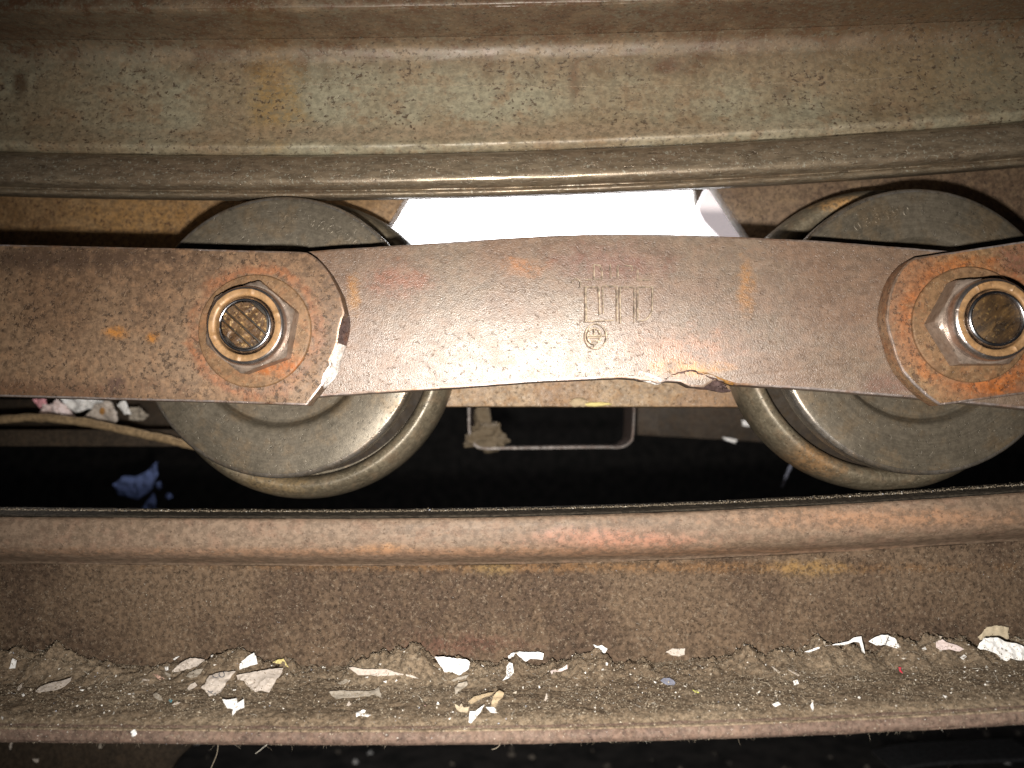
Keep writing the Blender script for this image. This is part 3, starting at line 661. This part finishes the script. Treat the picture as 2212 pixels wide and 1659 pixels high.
def pin(c, Yf, label, ridges, flat):
    root = tag(empty('bolt', (c.x, Yf + 4, c.z - 4.5)), label, 'bolt', 'bolts through the chain rollers')
    pr = [(0, 158), (5.0, 158), (5.0, Yf + 1.3)] + spline([(5.0, Yf + 1.3), (4.95, Yf + .65), (4.75, Yf + .2), (4.45, Yf), (4.2, Yf + .12), (4.1, Yf + .7)], 4)[1:] + [(0, Yf + .7)]
    v, f = lathe(pr, c.x, c.z, 96); 
    if flat:
        for q in v:
            if q.y < Yf + 2.5 and q.x < c.x - 4.3: q.x = c.x - 4.3
    mk('shank', v, f, M['rim'], root, 40)
    v, f = lathe([(0, Yf + .50), (3.9, Yf + .52), (4.08, Yf + .6), (4.08, Yf + .9), (0, Yf + .9)], c.x, c.z, 48)
    mk('end_face', v, f, M['endblack' if ridges else 'endscratch'], root, 40)
    if ridges:
        ang = math.radians(-42); ux, uz = math.cos(ang), math.sin(ang); nx, nz = -uz, ux
        edges = [-3.8, -2.0, -.45, 1.3, 3.7]
        for k in range(4):
            a0, a1 = edges[k] + .09, edges[k + 1] - .09; rv, rf = [], []
            N = 14
            mid = (a0 + a1) / 2; RR_ = 4.0
            for i in range(N + 1):
                tt = -1 + 2 * i / N; s_ = tt * 3
                hh = .30 + .12 * n1(s_ * .9, k * 5.0)
                w0, w1 = a0 + .10 * n1(s_ * 1.1, k + 2.0), a1 + .10 * n1(s_ * 1.1, k + 7.0)
                for (o_, yy) in ((w0, .45), (w0 + .12, .42 - hh), ((w0 + w1) / 2, .40 - hh * 1.15 + .08 * n1(s_ * 2, k)), (w1 - .12, .42 - hh), (w1, .45)):
                    sl = tt * math.sqrt(max(.05, RR_ ** 2 - o_ * o_)); rv.append(Vector((c.x + ux * sl + nx * o_, Yf + yy, c.z + uz * sl + nz * o_)))
            for i in range(N):
                for t in range(4): rf.append((i * 5 + t, i * 5 + t + 1, i * 5 + 6 + t, i * 5 + 5 + t))
                rf.append((i * 5 + 4, i * 5, i * 5 + 5, i * 5 + 9))
            rf.append((4, 3, 2, 1, 0)); rf.append(tuple(N * 5 + t for t in range(5)))
            bm = bmesh.new(); bv = [bm.verts.new(q) for q in rv]
            for q in rf: bm.faces.new([bv[t] for t in q])
            bmesh.ops.recalc_face_normals(bm, faces=bm.faces[:]); v, f = from_bm(bm)
            mk('ridge', v, f, M['endface'], root, 0)
    return root
def washer(c, label, Yf):
    v, f = lathe([(5.1, Yf), (9.6, Yf - .02), (10.15, Yf + .05), (10.35, Yf + .25), (10.35, 137.98), (5.1, 137.98), (5.1, Yf)], c.x, c.z, 120)
    tag(mk('washer', v, f, M['washer'], None, 30), label, 'washer', 'washers under the hex nuts')
washer(L_C, 'flat round washer under the left hex nut', 137.45); washer(R_C, 'flat round washer under the right hex nut', 137.1)
LN = at(531, 698, 131.9); RN = at(2156, 688, 129.6)
LN = Vector(((LN.x + L_C.x) / 2, 0, (LN.z + L_C.z) / 2)); RN = Vector(((RN.x + R_C.x) / 2, 0, (RN.z + R_C.z) / 2))
hexnut(LN, 137.4, 134.0, 131.9, math.radians(9.5), 'left hex nut with a rolled tan collar, fully in the picture', 0)
hexnut(RN, 137.05, 132.9, 129.9, math.radians(30), 'right hex nut partly cut off by the right picture edge', 1)
pin(LN, 131.75, 'bolt end in the left nut with diagonal ridges across its dark face', True, True)
pin(RN, 129.6, 'bolt end in the right nut with a dark scratched face', False, False)

# ------------------------------------------------------------------ scraps of paper
def scrap_mesh(P3, nrm, th=.10, crumple=.25, seed=0, cuts=3, amp=.2):
    bm = bmesh.new(); vs = [bm.verts.new(p) for p in P3]
    fa = bm.faces.new(vs); bmesh.ops.triangulate(bm, faces=[fa])
    for _ in range(cuts):
        lon = [e for e in bm.edges if e.calc_length() > .5]
        if lon: bmesh.ops.subdivide_edges(bm, edges=lon, cuts=1); bmesh.ops.triangulate(bm, faces=bm.faces[:])
    for q in bm.verts:
        c = q.co
        q.co = c + nrm * crumple * (1.3 * n1(c.x * .33, c.y * .33 + c.z * .3, seed) + .7 * n1(c.x * 1.1, c.z * 1.1 + c.y, seed + 5)) + Vector((n1(c.x * 1.6, c.z * 1.6 + c.y, seed), n1(c.x * 1.9, c.z * 1.6 + c.y, seed + 7), n1(c.x * 1.6, c.z * 1.6, seed + 3))) * amp
    bmesh.ops.recalc_face_normals(bm, faces=bm.faces[:])
    g = bmesh.ops.extrude_face_region(bm, geom=bm.faces[:])
    for q in [e for e in g['geom'] if isinstance(e, bmesh.types.BMVert)]: q.co = q.co + nrm * th
    bmesh.ops.recalc_face_normals(bm, faces=bm.faces[:])
    return from_bm(bm)
def ledge_scrap(px, mat, label, tilt=35, crumple=.25, lift=.15, cat='paper scrap', name='paper_scrap', group='paper scraps on the lower rail'):
    low = max(px, key=lambda q: q[1]); cxp = sum(q[0] for q in px) / len(px); cyp = max(q[1] for q in px)
    # where the sight line through its lowest corner meets the dust
    r = ray(low[0], low[1]); Y = YE - .5
    while Y < 157.0 and r.z * Y > ledge_z(r.x * Y, Y): Y += .1
    base = r * Y + Vector((0, 0, lift))
    t = math.radians(tilt); nrm = Vector((0, -math.sin(t), math.cos(t)))
    ar = abs(sum(px[i][0] * px[(i + 1) % len(px)][1] - px[(i + 1) % len(px)][0] * px[i][1] for i in range(len(px)))) / 2
    pe = sum(math.dist(px[i], px[(i + 1) % len(px)]) for i in range(len(px)))
    wid = 2 * ar / pe * .085; thin = wid < 1.0 and pe > 110
    if thin: base = base + Vector((0, 0, .7))
    lowmid = .45 * min(q[1] for q in px) + .55 * max(q[1] for q in px)
    P3 = []
    for a, b in px:
        rr = ray(a, b); k = base.dot(nrm) / rr.dot(nrm); q = rr * k
        if q.y > 156.9: q = rr * 156.9
        fl_ = ledge_z(q.x, q.y) + (-.35 if (not thin and b > lowmid) else .06)
        if q.z < fl_: q.z = fl_
        P3.append(q)
    SCR.append((P3, nrm, min(q[1] for q in px), max(q[1] for q in px), px))
    v, f = scrap_mesh(P3, nrm, .10, min(crumple, .15) if thin else crumple, cxp * .37, amp=min(.2, .11 * wid))
    o = mk(name, v, f, mat, None, 25)
    return tag(o, label, cat, group), nrm
def RR(x0, y0, s): return lambda l: [(x0 + a * s, y0 + b * s) for a, b in l]
A5 = RR(0, 1371.5, .248); A6 = RR(493.7, 1371.5, .248); A7 = RR(987.5, 1316.6, .248); A8 = RR(1591, 1289.2, .2808)
SC = [
 (A5, [(110,205),(145,220),(130,290),(80,295)], 'white', 60, 'small white scrap beside the fuzzy mound at the far left of the lower rail'),
 (A5, [(310,495),(350,455),(430,430),(540,405),(625,375),(615,400),(560,445),(470,485),(330,503)], 'off', 20, 'long curved off-white strip lying at the left end of the lower rail'),
 (A5, [(150,480),(160,450),(195,425),(190,455),(165,482)], 'off', 20, 'small grubby fleck left of the long curved strip'),
 (A5, [(187,525),(205,510),(217,528),(200,540)], 'white', 20, 'tiny white dot below the fleck at the far left of the ledge'),
 (A5, [(1510,215),(1530,200),(1565,190),(1520,222)], 'white', 50, 'slim white sliver above the folded white and grey scrap'),
 (A5, [(1500,322),(1540,270),(1600,230),(1660,205),(1780,212),(1775,275),(1660,290),(1580,310),(1540,325)], 'off', 50, 'folded white and grey scrap with a bright square right half'),
 (A5, [(1620,365),(1650,325),(1730,300),(1770,295),(1715,365),(1660,378)], 'grey', 30, 'dull grey scrap just under the folded white scrap'),
 (A5, [(1435,280),(1465,277),(1468,310),(1440,308)], 'white', 40, 'tiny white square left of the folded white scrap'),
 (A5, [(1440,322),(1490,345),(1475,380),(1440,348)], 'grey', 30, 'small tan-grey shred under the tiny white square'),
 (A5, [(1330,355),(1370,350),(1435,378),(1390,390)], 'pinkish', 20, 'small orange-pink sliver left of the printed scrap'),
 (A5, [(1240,390),(1305,393),(1300,403),(1245,399)], 'off', 15, 'thin pale splinter left of the orange-pink sliver'),
 (A5, [(1630,470),(1660,440),(1700,420),(1720,445),(1690,460),(1640,487)], 'off', 30, 'small curled off-white scrap at the left corner of the printed scrap'),
 (A5, [(1745,465),(1800,410),(1830,350),(1890,325),(1970,325),(2050,320),(1975,420),(1930,500),(1830,530),(1790,480)], 'off', 35, 'grey-white scrap with curly grey printed marks'),
 (A6, [(70,285),(130,220),(220,155),(245,190),(255,255),(170,285),(95,302)], 'white', 60, 'pointed bluish-white scrap standing just above the pale triangle'),
 (A6, [(385,240),(440,212),(480,210),(525,285),(470,275)], 'yellow', 60, 'yellow paper triangle at the upper right of the pale triangle'),
 (A6, [(72,355),(250,315),(475,288),(460,340),(400,430),(355,500),(300,480),(230,490),(165,440),(130,400),(80,390)], 'off', 35, 'large pale triangle of paper with a ragged lower edge'),
 (A5, [(1930,560),(1990,565),(2060,555),(2070,600),(2125,560),(2130,630),(2070,660),(2025,705),(2030,650),(1980,640)], 'white', 35, 'crumpled white scrap below the pale triangle near the rail edge'),
 (A6, [(1045,285),(1075,278),(1180,300),(1380,300),(1480,335),(1600,350),(1660,385),(1560,362),(1450,352),(1300,368),(1240,350),(1130,350)], 'off', 55, 'long tapering strip ending in a thin curled tail'),
 (A6, [(870,495),(990,485),(1150,490),(1270,480),(1310,460),(1335,555),(1270,525),(1060,550),(930,555)], 'grey', 25, 'half buried pinkish grey strip below the tapering strip'),
 (A6, [(950,420),(1020,390),(1045,405),(1000,430)], 'grey', 25, 'small translucent grey fleck between the two long strips'),
 (A6, [(1110,690),(1165,645),(1195,655),(1165,682),(1240,690),(1215,712),(1150,707),(1115,728)], 'white', 25, 'small bent white scrap low on the ledge under the buried strip'),
 (A6, [(1025,615),(1050,580),(1070,600),(1045,620)], 'off', 25, 'tiny pale fleck just above the bent white scrap'),
 (A6, [(1795,190),(1850,190),(1960,205),(2080,215),(2105,245),(2095,295),(2050,325),(2010,352),(1950,325),(1880,320),(1840,265)], 'white', 65, 'bright white chunky scrap with a ragged left point, under the middle link'),
 (A6, [(1940,402),(2095,345),(2070,378),(1960,412)], 'grey', 35, 'thin grey sliver right under the bright chunky scrap'),
 (A6, [(1970,470),(2000,425),(2075,405),(2085,430),(2030,480),(1975,520)], 'grey', 35, 'rounded grey scrap below the thin grey sliver'),
 (A7, [(440,410),(480,380),(540,370),(700,370),(755,385),(745,440),(640,430),(600,455),(520,455),(450,430)], 'white', 65, 'bright white oblong scrap above the little strip printed with rings'),
 (A7, [(455,465),(485,475),(492,550),(450,600),(395,622),(430,580),(430,500)], 'white', 40, 'narrow white strip printed with a column of grey rings'),
 (A7, [(810,545),(860,520),(920,505),(960,480),(962,512),(900,532),(840,548),(825,580)], 'blush', 30, 'small pink and white shred right of the ring-printed strip'),
 (A7, [(1185,310),(1220,325),(1260,315),(1310,345),(1290,377),(1240,367),(1210,350)], 'white', 55, 'white shard with a pointed left tip, alone near the web'),
 (A7, [(1815,370),(1870,345),(1930,345),(1985,338),(1980,395),(1930,410),(1880,397)], 'off', 50, 'pale bluish-grey scrap with notched edges right of the lone shard'),
 (A7, [(1770,620),(1800,598),(1850,605),(1900,645),(1890,667),(1830,657)], 'blue', 25, 'dark bluish oval flake with a pale rim'),
 (A7, [(95,800),(150,765),(250,740),(320,720),(300,747),(190,787),(120,822)], 'tan', 25, 'long tan splinter lying left of the tan plug'),
 (A7, [(290,842),(320,750),(370,715),(410,735),(400,770),(360,800),(335,862)], 'tan', 30, 'short tan plug with a rounded top'),
 (A7, [(250,860),(330,860),(347,905),(290,897)], 'white', 25, 'small white scrap at the foot of the tan plug'),
 (A7, [(100,985),(110,890),(160,890),(240,830),(200,900),(150,960),(125,992)], 'white', 35, 'crumpled white tongue of paper pointing down towards the rail edge'),
 (A6, [(1970,605),(2010,622),(2030,600),(2050,640),(2100,630),(2080,682),(2010,672),(1985,652)], 'beige', 30, 'ragged beige scrap touching the crumpled white tongue'),
 (A7, [(760,792),(780,725),(792,770),(772,797)], 'off', 30, 'small upright pale shred alone in the middle of the ledge'),
 (A7, [(1295,465),(1315,468),(1310,488),(1295,486)], 'white', 30, 'tiny white square below the lone white shard'),
 (A7, [(2050,705),(2100,715),(2107,732),(2070,724)], 'green', 20, 'tiny yellow-green sliver right of the dark bluish flake'),
 (A8, [(520,425),(600,395),(730,370),(860,345),(900,315),(960,305),(970,350),(987,440),(966,440),(945,352),(900,347),(830,374),(700,388),(560,428)], 'white', 55, 'white strip bent into a long thin arm and a short leg'),
 (A8, [(1020,335),(1100,300),(1165,292),(1215,320),(1265,385),(1235,398),(1150,372),(1075,374)], 'white', 60, 'white wedge crossed by one dark line'),
 (A8, [(1530,350),(1580,332),(1610,350),(1690,370),(1750,400),(1720,420),(1640,402),(1570,412),(1535,390)], 'blush', 45, 'crumpled lilac-white scrap left of the two cards at the right edge'),
 (A8, [(1425,400),(1450,380),(1464,405),(1435,414)], 'white', 40, 'tiny white bit left of the crumpled lilac scrap'),
 (A8, [(1720,465),(1750,445),(1770,465),(1745,484)], 'white', 30, 'tiny white bit under the right end of the crumpled lilac scrap'),
 (A8, [(1855,312),(1890,270),(1920,235),(1995,220),(2090,235),(2090,330),(1980,322),(1870,332)], 'beige', 68, 'beige card standing behind the white card at the right edge'),
 (A8, [(1860,380),(1890,325),(2000,318),(2100,355),(2180,370),(2230,400),(2260,490),(2150,482),(2050,452),(1940,412),(1880,402)], 'white', 55, 'large white card running out of the right picture edge'),
 (A8, [(2000,450),(2060,457),(2140,490),(2080,494),(2020,472)], 'white', 30, 'small bluish-white scrap under the large white card'),
 (A8, [(1245,545),(1267,545),(1263,565),(1279,590),(1253,572)], 'red', 25, 'tiny red chip on the dust at the right'),
 (A8, [(433,650),(465,643),(480,670),(445,682)], 'white', 30, 'small white lump under the two pale splinters'),
 (A8, [(275,830),(320,813),(342,830),(300,847)], 'white', 25, 'small white oval fleck near the lower edge'),
 (A8, [(568,840),(585,813),(593,860),(585,882)], 'white', 25, 'small upright white sliver near the lower edge'),
 (A8, [(268,538),(285,543),(337,580),(325,588)], 'off', 25, 'left pale splinter of the two lying in the fuzz'),
 (A8, [(398,563),(420,568),(487,605),(475,614)], 'off', 25, 'right pale splinter of the two lying in the fuzz'),
 (A5, [(1470,575),(1480,562),(1503,565),(1490,588)], 'teal', 20, 'tiny teal chip left of the crumpled white scrap'),
 (A5, [(1330,520),(1360,505),(1400,535),(1418,568),(1385,570),(1340,545)], 'grey', 20, 'grey translucent flake left of the teal chip'),
 (A5, [(1500,612),(1530,595),(1572,594),(1540,606)], 'off', 20, 'thin curved pale paring right of the teal chip'),
]
INK = {}; SCR = []
for (F, l, mname, tilt, lab) in SC:
    big = (max(q[0] for q in l) - min(q[0] for q in l)) > 100
    o, nrm = ledge_scrap(F(l), P[mname], lab, tilt, (.5 if mname == 'white' else .32) if big else .15, name='chip' if mname in ('red', 'teal', 'green') else 'paper_scrap', cat='chip' if mname in ('red', 'teal', 'green') else 'paper scrap',
                    group=None if mname in ('red', 'teal', 'green') else 'paper scraps on the lower rail')
    INK[lab] = (o, nrm, F)
def ink(lab, lines, w=.12):
    o, nrm, F = INK[lab]; me = o.data; org = o.location
    bm = bmesh.new(); bm.from_mesh(me)
    from mathutils.bvhtree import BVHTree
    tr = BVHTree.FromBMesh(bm); iv, jf = [], []
    camp = Vector((0, 0, ZOFF)) * S - org
    for ln in lines:
        ln = F(ln); pts = []
        for a, b in zip(ln[:-1], ln[1:]):
            for k in range(4): pts.append((a[0] + (b[0] - a[0]) * k / 4, a[1] + (b[1] - a[1]) * k / 4))
        pts.append(ln[-1]); prev = None
        for (a, b) in pts:
            h = tr.ray_cast(camp, ray(a, b).normalized())
            if h[0] is None: prev = None; continue
            c = (h[0] + org) / S - Vector((0, 0, ZOFF)) + nrm * .05 + Vector((0, -.03, 0))
            if prev is not None and (c - prev).length > .01:
                t = (c - prev).normalized(); s_ = t.cross(nrm) * w; n0 = len(iv)
                iv.extend((prev - s_, prev + s_, c + s_, c - s_)); iv.extend([q - nrm * .04 for q in (prev - s_, prev + s_, c + s_, c - s_)])
                jf += [(n0, n0 + 1, n0 + 2, n0 + 3), (n0 + 4, n0 + 7, n0 + 6, n0 + 5), (n0, n0 + 4, n0 + 5, n0 + 1), (n0 + 1, n0 + 5, n0 + 6, n0 + 2), (n0 + 2, n0 + 6, n0 + 7, n0 + 3), (n0 + 3, n0 + 7, n0 + 4, n0)]
            prev = c
    bm.free()
    if iv: mk('printed_mark', iv, jf, P['ink'], o, 0)
ink('grey-white scrap with curly grey printed marks', [arc(1880, 350, 28, 24, 170, 30, 8), arc(1932, 345, 24, 24, -60, 250, 10), arc(1835, 480, 24, 18, 180, 30, 6), arc(1860, 500, 22, 16, 200, 20, 6)], .09)
ink('narrow white strip printed with a column of grey rings', [arc(458, 502, 15, 14, 0, 360, 9), arc(455, 535, 15, 14, 0, 360, 9), arc(450, 570, 14, 14, 0, 360, 9)], .07)
ink('white wedge crossed by one dark line', [[(1175, 300), (1160, 330), (1145, 368)]], .09)

# ------------------------------------------------------------------ things behind, left: shelf, rod, crumpled papers
v, f = prism(rough_outline(pxs([(-350, 928), (470, 928), (470, 965), (-350, 964)], 226), 3, .1), 30, .6)
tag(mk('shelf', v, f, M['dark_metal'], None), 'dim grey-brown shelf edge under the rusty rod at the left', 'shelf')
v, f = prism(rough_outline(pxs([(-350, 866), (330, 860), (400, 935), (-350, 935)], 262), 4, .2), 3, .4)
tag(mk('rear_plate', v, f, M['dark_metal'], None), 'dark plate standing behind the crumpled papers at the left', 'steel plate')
rp = spline([tuple(at(a, b, 214)) for a, b in [(-260, 915), (-60, 912), (20, 905), (90, 903), (180, 912), (270, 930), (350, 947), (410, 962), (520, 985)]], 6)
v, f = tube(rp, 1.15, 10)
v = [q + Vector((n1(q.x * .9, q.z, 1), 0, n1(q.x * .9, q.z, 5))) * .35 for q in v]
tag(mk('rusty_rod', v, f, M['rodrust'], None, 60), 'crusty orange-brown rod curving down behind the left roller', 'rod')
A4 = RR(0, 822.9, .2232)
for l, mn, lab, yy, cr in [
 ([(310, 170), (440, 175), (450, 240), (380, 262)], 'pink', 'pink corner of crumpled paper above the rod, leftmost of the pile', 231, .8),
 ([(315, 352), (420, 240), (480, 215), (580, 180), (700, 320), (757, 372), (640, 384), (520, 368)], 'blush', 'pink-tinged white crumpled paper lying above the rod', 229, 2.2),
 ([(600, 170), (870, 175), (1050, 190), (900, 262), (740, 312), (650, 250)], 'white', 'white crumpled paper tucked behind the pile above the rod', 235, 1.4),
 ([(760, 382), (880, 300), (940, 230), (1060, 195), (1125, 300), (1132, 382), (1090, 412)], 'off', 'off-white crumpled paper with an orange spot above the rod', 229, 2.0),
 ([(1130, 230), (1210, 190), (1268, 320), (1200, 325)], 'white', 'narrow white paper fold right of the orange-spotted paper', 232, .9),
 ([(1240, 262), (1330, 240), (1450, 340), (1380, 382), (1250, 372)], 'grey', 'grey crumpled paper at the right end of the pile above the rod', 234, 1.4)]:
    P3 = [at(a, b, yy) for a, b in A4(l)]
    v, f = scrap_mesh(P3, Vector((0, -1, .25)).normalized(), .15, cr, l[0][0] * .01, 3)
    o = tag(mk('crumpled_paper', v, f, P[mn], None, 20), lab, 'crumpled paper', 'crumpled papers above the rod')
    if 'orange spot' in lab:
        v, f = lump(at(221, 888, yy - 1.9), .9, .25, 1.1, 2, .15, 2); mk('orange_spot', v, f, M['flake'], o, 60)

# U-shaped bracket under the bar with a wad of lint
def strip_path(pts, Y, depth, w):
    P3 = [at(a, b, Y) for a, b in pts]; P3 = [Vector(q) for q in spline([tuple(q) for q in P3], 4)]
    sv, sf = [], []
    for i, p in enumerate(P3):
        t = (P3[min(i + 1, len(P3) - 1)] - P3[max(i - 1, 0)]).normalized(); s_ = t.cross(Vector((0, 1, 0))) * w
        sv.extend((p - s_, p + s_, p + s_ + Vector((0, depth, 0)), p - s_ + Vector((0, depth, 0))))
    for i in range(len(P3) - 1):
        for k in range(4):
            l = (k + 1) % 4; sf.append((i * 4 + k, i * 4 + l, i * 4 + 4 + l, i * 4 + 4 + k))
    sf.append((3, 2, 1, 0)); e = 4 * (len(P3) - 1); sf.append((e, e + 1, e + 2, e + 3))
    bm = bmesh.new(); bv = [bm.verts.new(q) for q in sv]
    for q in sf: bm.faces.new([bv[t] for t in q])
    bmesh.ops.recalc_face_normals(bm, faces=bm.faces[:]); return from_bm(bm)
v, f = strip_path([(1013, 820), (1013, 880), (1014, 930), (1022, 956), (1042, 968), (1100, 968), (1200, 967), (1300, 966), (1340, 966), (1360, 956), (1367, 940), (1370, 880), (1371, 820)], 236, 22, .35)
tag(mk('channel_bracket', v, f, steel('dull_bracket', (.06, .048, .04), (.04, .032, .027), (.08, .05, .035), DARK, light=(.35, .31, .27, .3), metal=.3, r0=.35, r1=.5), None, 40), 'thin U-shaped metal bracket hanging in the dark below the bar', 'bracket')
v, f = lump(at(1050, 945, 240), 6.2, 4, 4.2, 12, .5, 4)
tag(mk('lint_wad', v, f, P['wad'], None, 60), 'tan wad of lint in the lower left corner of the U-shaped bracket', 'lint')
v, f = lump(at(1042, 905, 242), 2.6, 2.5, 5.0, 21, .5, 3)
tag(mk('lint_wad', v, f, P['wad'], None, 60), 'grey wisp of lint rising up the left side of the U-shaped bracket', 'lint')
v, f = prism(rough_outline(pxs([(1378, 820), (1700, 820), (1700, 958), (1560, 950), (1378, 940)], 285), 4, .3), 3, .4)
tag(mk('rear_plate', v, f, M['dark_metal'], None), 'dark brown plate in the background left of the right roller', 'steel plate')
for l, lab in [([(1603, 908), (1622, 910), (1618, 922), (1604, 919)], 'tiny white fleck in the dark beside the right roller ring'), ([(1560, 944), (1592, 950), (1588, 958), (1566, 950)], 'dim pale fleck low on the dark plate near the right roller')]:
    v, f = scrap_mesh([at(a, b, 281) for a, b in l], Vector((0, -1, 0)), .2, .3, 3); tag(mk('paper_scrap', v, f, P['white'], None, 25), lab, 'paper scrap')

# blue scraps deep in the dark
for i, (l, lab) in enumerate([
 ([(1100, 1000), (1200, 920), (1310, 930), (1420, 880), (1520, 780), (1530, 900), (1470, 1050), (1340, 1145), (1150, 1100)], 'largest dark blue scrap deep in the shadow left of the left roller'),
 ([(1365, 1250), (1480, 1090), (1510, 1150), (1500, 1250)], 'dark blue scrap just above the lower rail, below the largest one'),
 ([(1515, 990), (1550, 975), (1580, 1020), (1545, 1050)], 'small dark blue scrap right of the largest one'),
 ([(1600, 1110), (1640, 1080), (1670, 1120), (1630, 1150)], 'smallest dark blue scrap, rightmost of the four')]):
    v, f = scrap_mesh([at(a, b, 340 + 4 * i) for a, b in A4(l)], Vector((0, -1, 0)), .3, 1.2, i * 3.3, 2)
    tag(mk('blue_scrap', v, f, P['deepblue'], None, 25), lab, 'scrap', 'blue scraps in the dark')

# below the rail: dirty plate at left, thin strip at right, debris on the floor
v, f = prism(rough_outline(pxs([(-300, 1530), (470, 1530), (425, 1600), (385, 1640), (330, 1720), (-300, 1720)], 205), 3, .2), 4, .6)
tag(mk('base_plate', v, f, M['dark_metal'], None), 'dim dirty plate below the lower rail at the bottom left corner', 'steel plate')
bs = RR(0, 1371.5, .248)
for l, lab in [([(285, 1080), (340, 1075), (335, 1105), (310, 1112)], 'small white bit on the dim plate at the bottom left corner'), ([(80, 985), (95, 930), (108, 940), (95, 1000)], 'slim pale streak of paper on the dim plate, nearest the left edge'),
               ([(862, 985), (870, 910), (890, 912), (885, 985)], 'faint upright shred near the right end of the dim plate')]:
    v, f = scrap_mesh([at(a, b, 204.6) for a, b in bs(l)], Vector((0, -1, 0)), .2, .2, 4); tag(mk('paper_scrap', v, f, P['grey'] if 'faint' in lab else P['off'], None, 25), lab, 'paper scrap')
v, f = lump(at(289, 1584, YE - 1), .5, .4, .5, 8, .5, 2); tag(mk('fluff_speck', v, f, P['white'], None, 60), 'white fluff speck on the lower edge of the rail at the left', 'fluff')
v, f = strip_path([(1930, 1668), (1985, 1654), (2050, 1648), (2120, 1645), (2250, 1640)], 236, 14, .5)
tag(mk('metal_strip', v, f, M['bright'], None, 40), 'thin shiny metal strip in the dark at the bottom right corner', 'strip')
dv, df = [], []
for _ in range(420):
    x, y = random.uniform(-330, 330), random.uniform(260, 620); c = Vector((x, y, -164.5)); r = random.uniform(.8, 3.2) * (1 if random.random() < .9 else 2)
    a = random.random() * 3.14; b = len(dv); k = 5
    for t in range(k):
        dv.append(c + Vector((math.cos(a + t * 6.28 / k) * r * random.uniform(.5, 1.2), math.sin(a + t * 6.28 / k) * r * random.uniform(.5, 1.2), random.uniform(0, 1.2))))
    dv.append(c + Vector((0, 0, 2.2)))
    for t in range(k): df.append((b + t, b + (t + 1) % k, b + k))
    df.append(tuple(b + t for t in reversed(range(k))))
tag(mk('floor_litter', dv, df, grain_mat('floor_litter', [(0, (.06, .05, .04)), (.5, (.12, .10, .08)), (.8, (.03, .025, .02)), (.93, (.45, .44, .43))]), None, 0), 'dim bits of litter on the dark floor below the rail', 'litter', kind='stuff')

# hairs hanging from the lower rail
for pts, lab in [([(470, 1590), (471, 1610), (468, 1630), (460, 1650), (452, 1668)], 'long pale hair hanging from the rail edge at the left'),
                 ([(590, 1598), (575, 1610), (560, 1622), (552, 1628)], 'short straight hair right of the long pale hair'),
                 ([(938, 1592), (939, 1602), (944, 1606), (949, 1606)], 'short hooked hair below the middle of the rail'),
                 ([(1068, 1592), (1078, 1600), (1080, 1608), (1072, 1616), (1062, 1619)], 'curled hair hanging right of the short hooked hair')]:
    q = spline([tuple(at(a, b, YE - .6)) for a, b in pts], 5); v, f = tube(q, .045, 5)
    tag(mk('hair', v, f, M['fibre'], None, 60), lab, 'hair', 'hairs hanging from the lower rail')

q = spline([tuple(at(a, b, 300)) for a, b in [(1752, 935), (1735, 965), (1712, 1000), (1700, 1025), (1690, 1052)]], 5); v, f = tube(q, .8, 6, [.5 + .5 * math.sin(i * .9) ** 2 for i in range(len(q))])
tag(mk('lint_strand', v, f, P['blue'], None, 60), 'faint bluish strand of lint hanging in the dark left of the right roller', 'lint')

gv, gf = [], []
for _ in range(260):
    x = random.uniform(-112, 122); y = YE + (156 - YE) * random.random() ** .8
    add_grain(Vector((x, y, ledge_z(x, y) + .1)), random.choice((.12, .16, .2, .28)), random.choice((1, 1.6, 2.4)))
tag(mk('paper_crumbs', gv, gf, grain_mat('paper_crumbs', [(0, (.55, .52, .47)), (.4, (.36, .31, .25)), (.75, (.72, .70, .67)), (.97, (.5, .3, .3))]), None, 0), 'tiny pale paper crumbs strewn over the dusty ledge', 'crumbs', kind='stuff')
# dust grains and lint that have settled on the scraps, thickest along their lower edges
gv, gf = [], []; fv, ff = [], []
for P3, nrm, y0, y1, px in SCR:
    n = max(3, int(40 * min(1.5, (max(q[0] for q in px) - min(q[0] for q in px)) / 60)))
    for _ in range(n):
        i = random.randrange(len(P3)); j = (i + 1) % len(P3)
        t = random.random(); c = P3[i].lerp(P3[j], t); cc = sum(P3, Vector()) / len(P3)
        low = ((px[i][1] + px[j][1]) / 2 - y0) / max(1, y1 - y0)
        c = c.lerp(cc, random.random() ** (2.5 if low > .5 else 1))
        if low < .5 and random.random() < .7: continue
        add_grain(c + nrm * random.uniform(.12, .3), random.choice((.06, .09, .13)), random.choice((1, 2)))
        if random.random() < .15: add_fibre(c + nrm * .2, (random.gauss(0, 1), random.gauss(0, .5), random.uniform(0, .5)), random.uniform(.5, 1.4), .025)
tag(mk('dust_grains', gv, gf, M['grain'], None, 0), 'dust grains settled on top of the paper scraps', 'dust grains', kind='stuff')
tag(mk('lint_fibres', fv, ff, M['fibre'], None, 0), 'short lint fibres lying across the paper scraps', 'lint', kind='stuff')
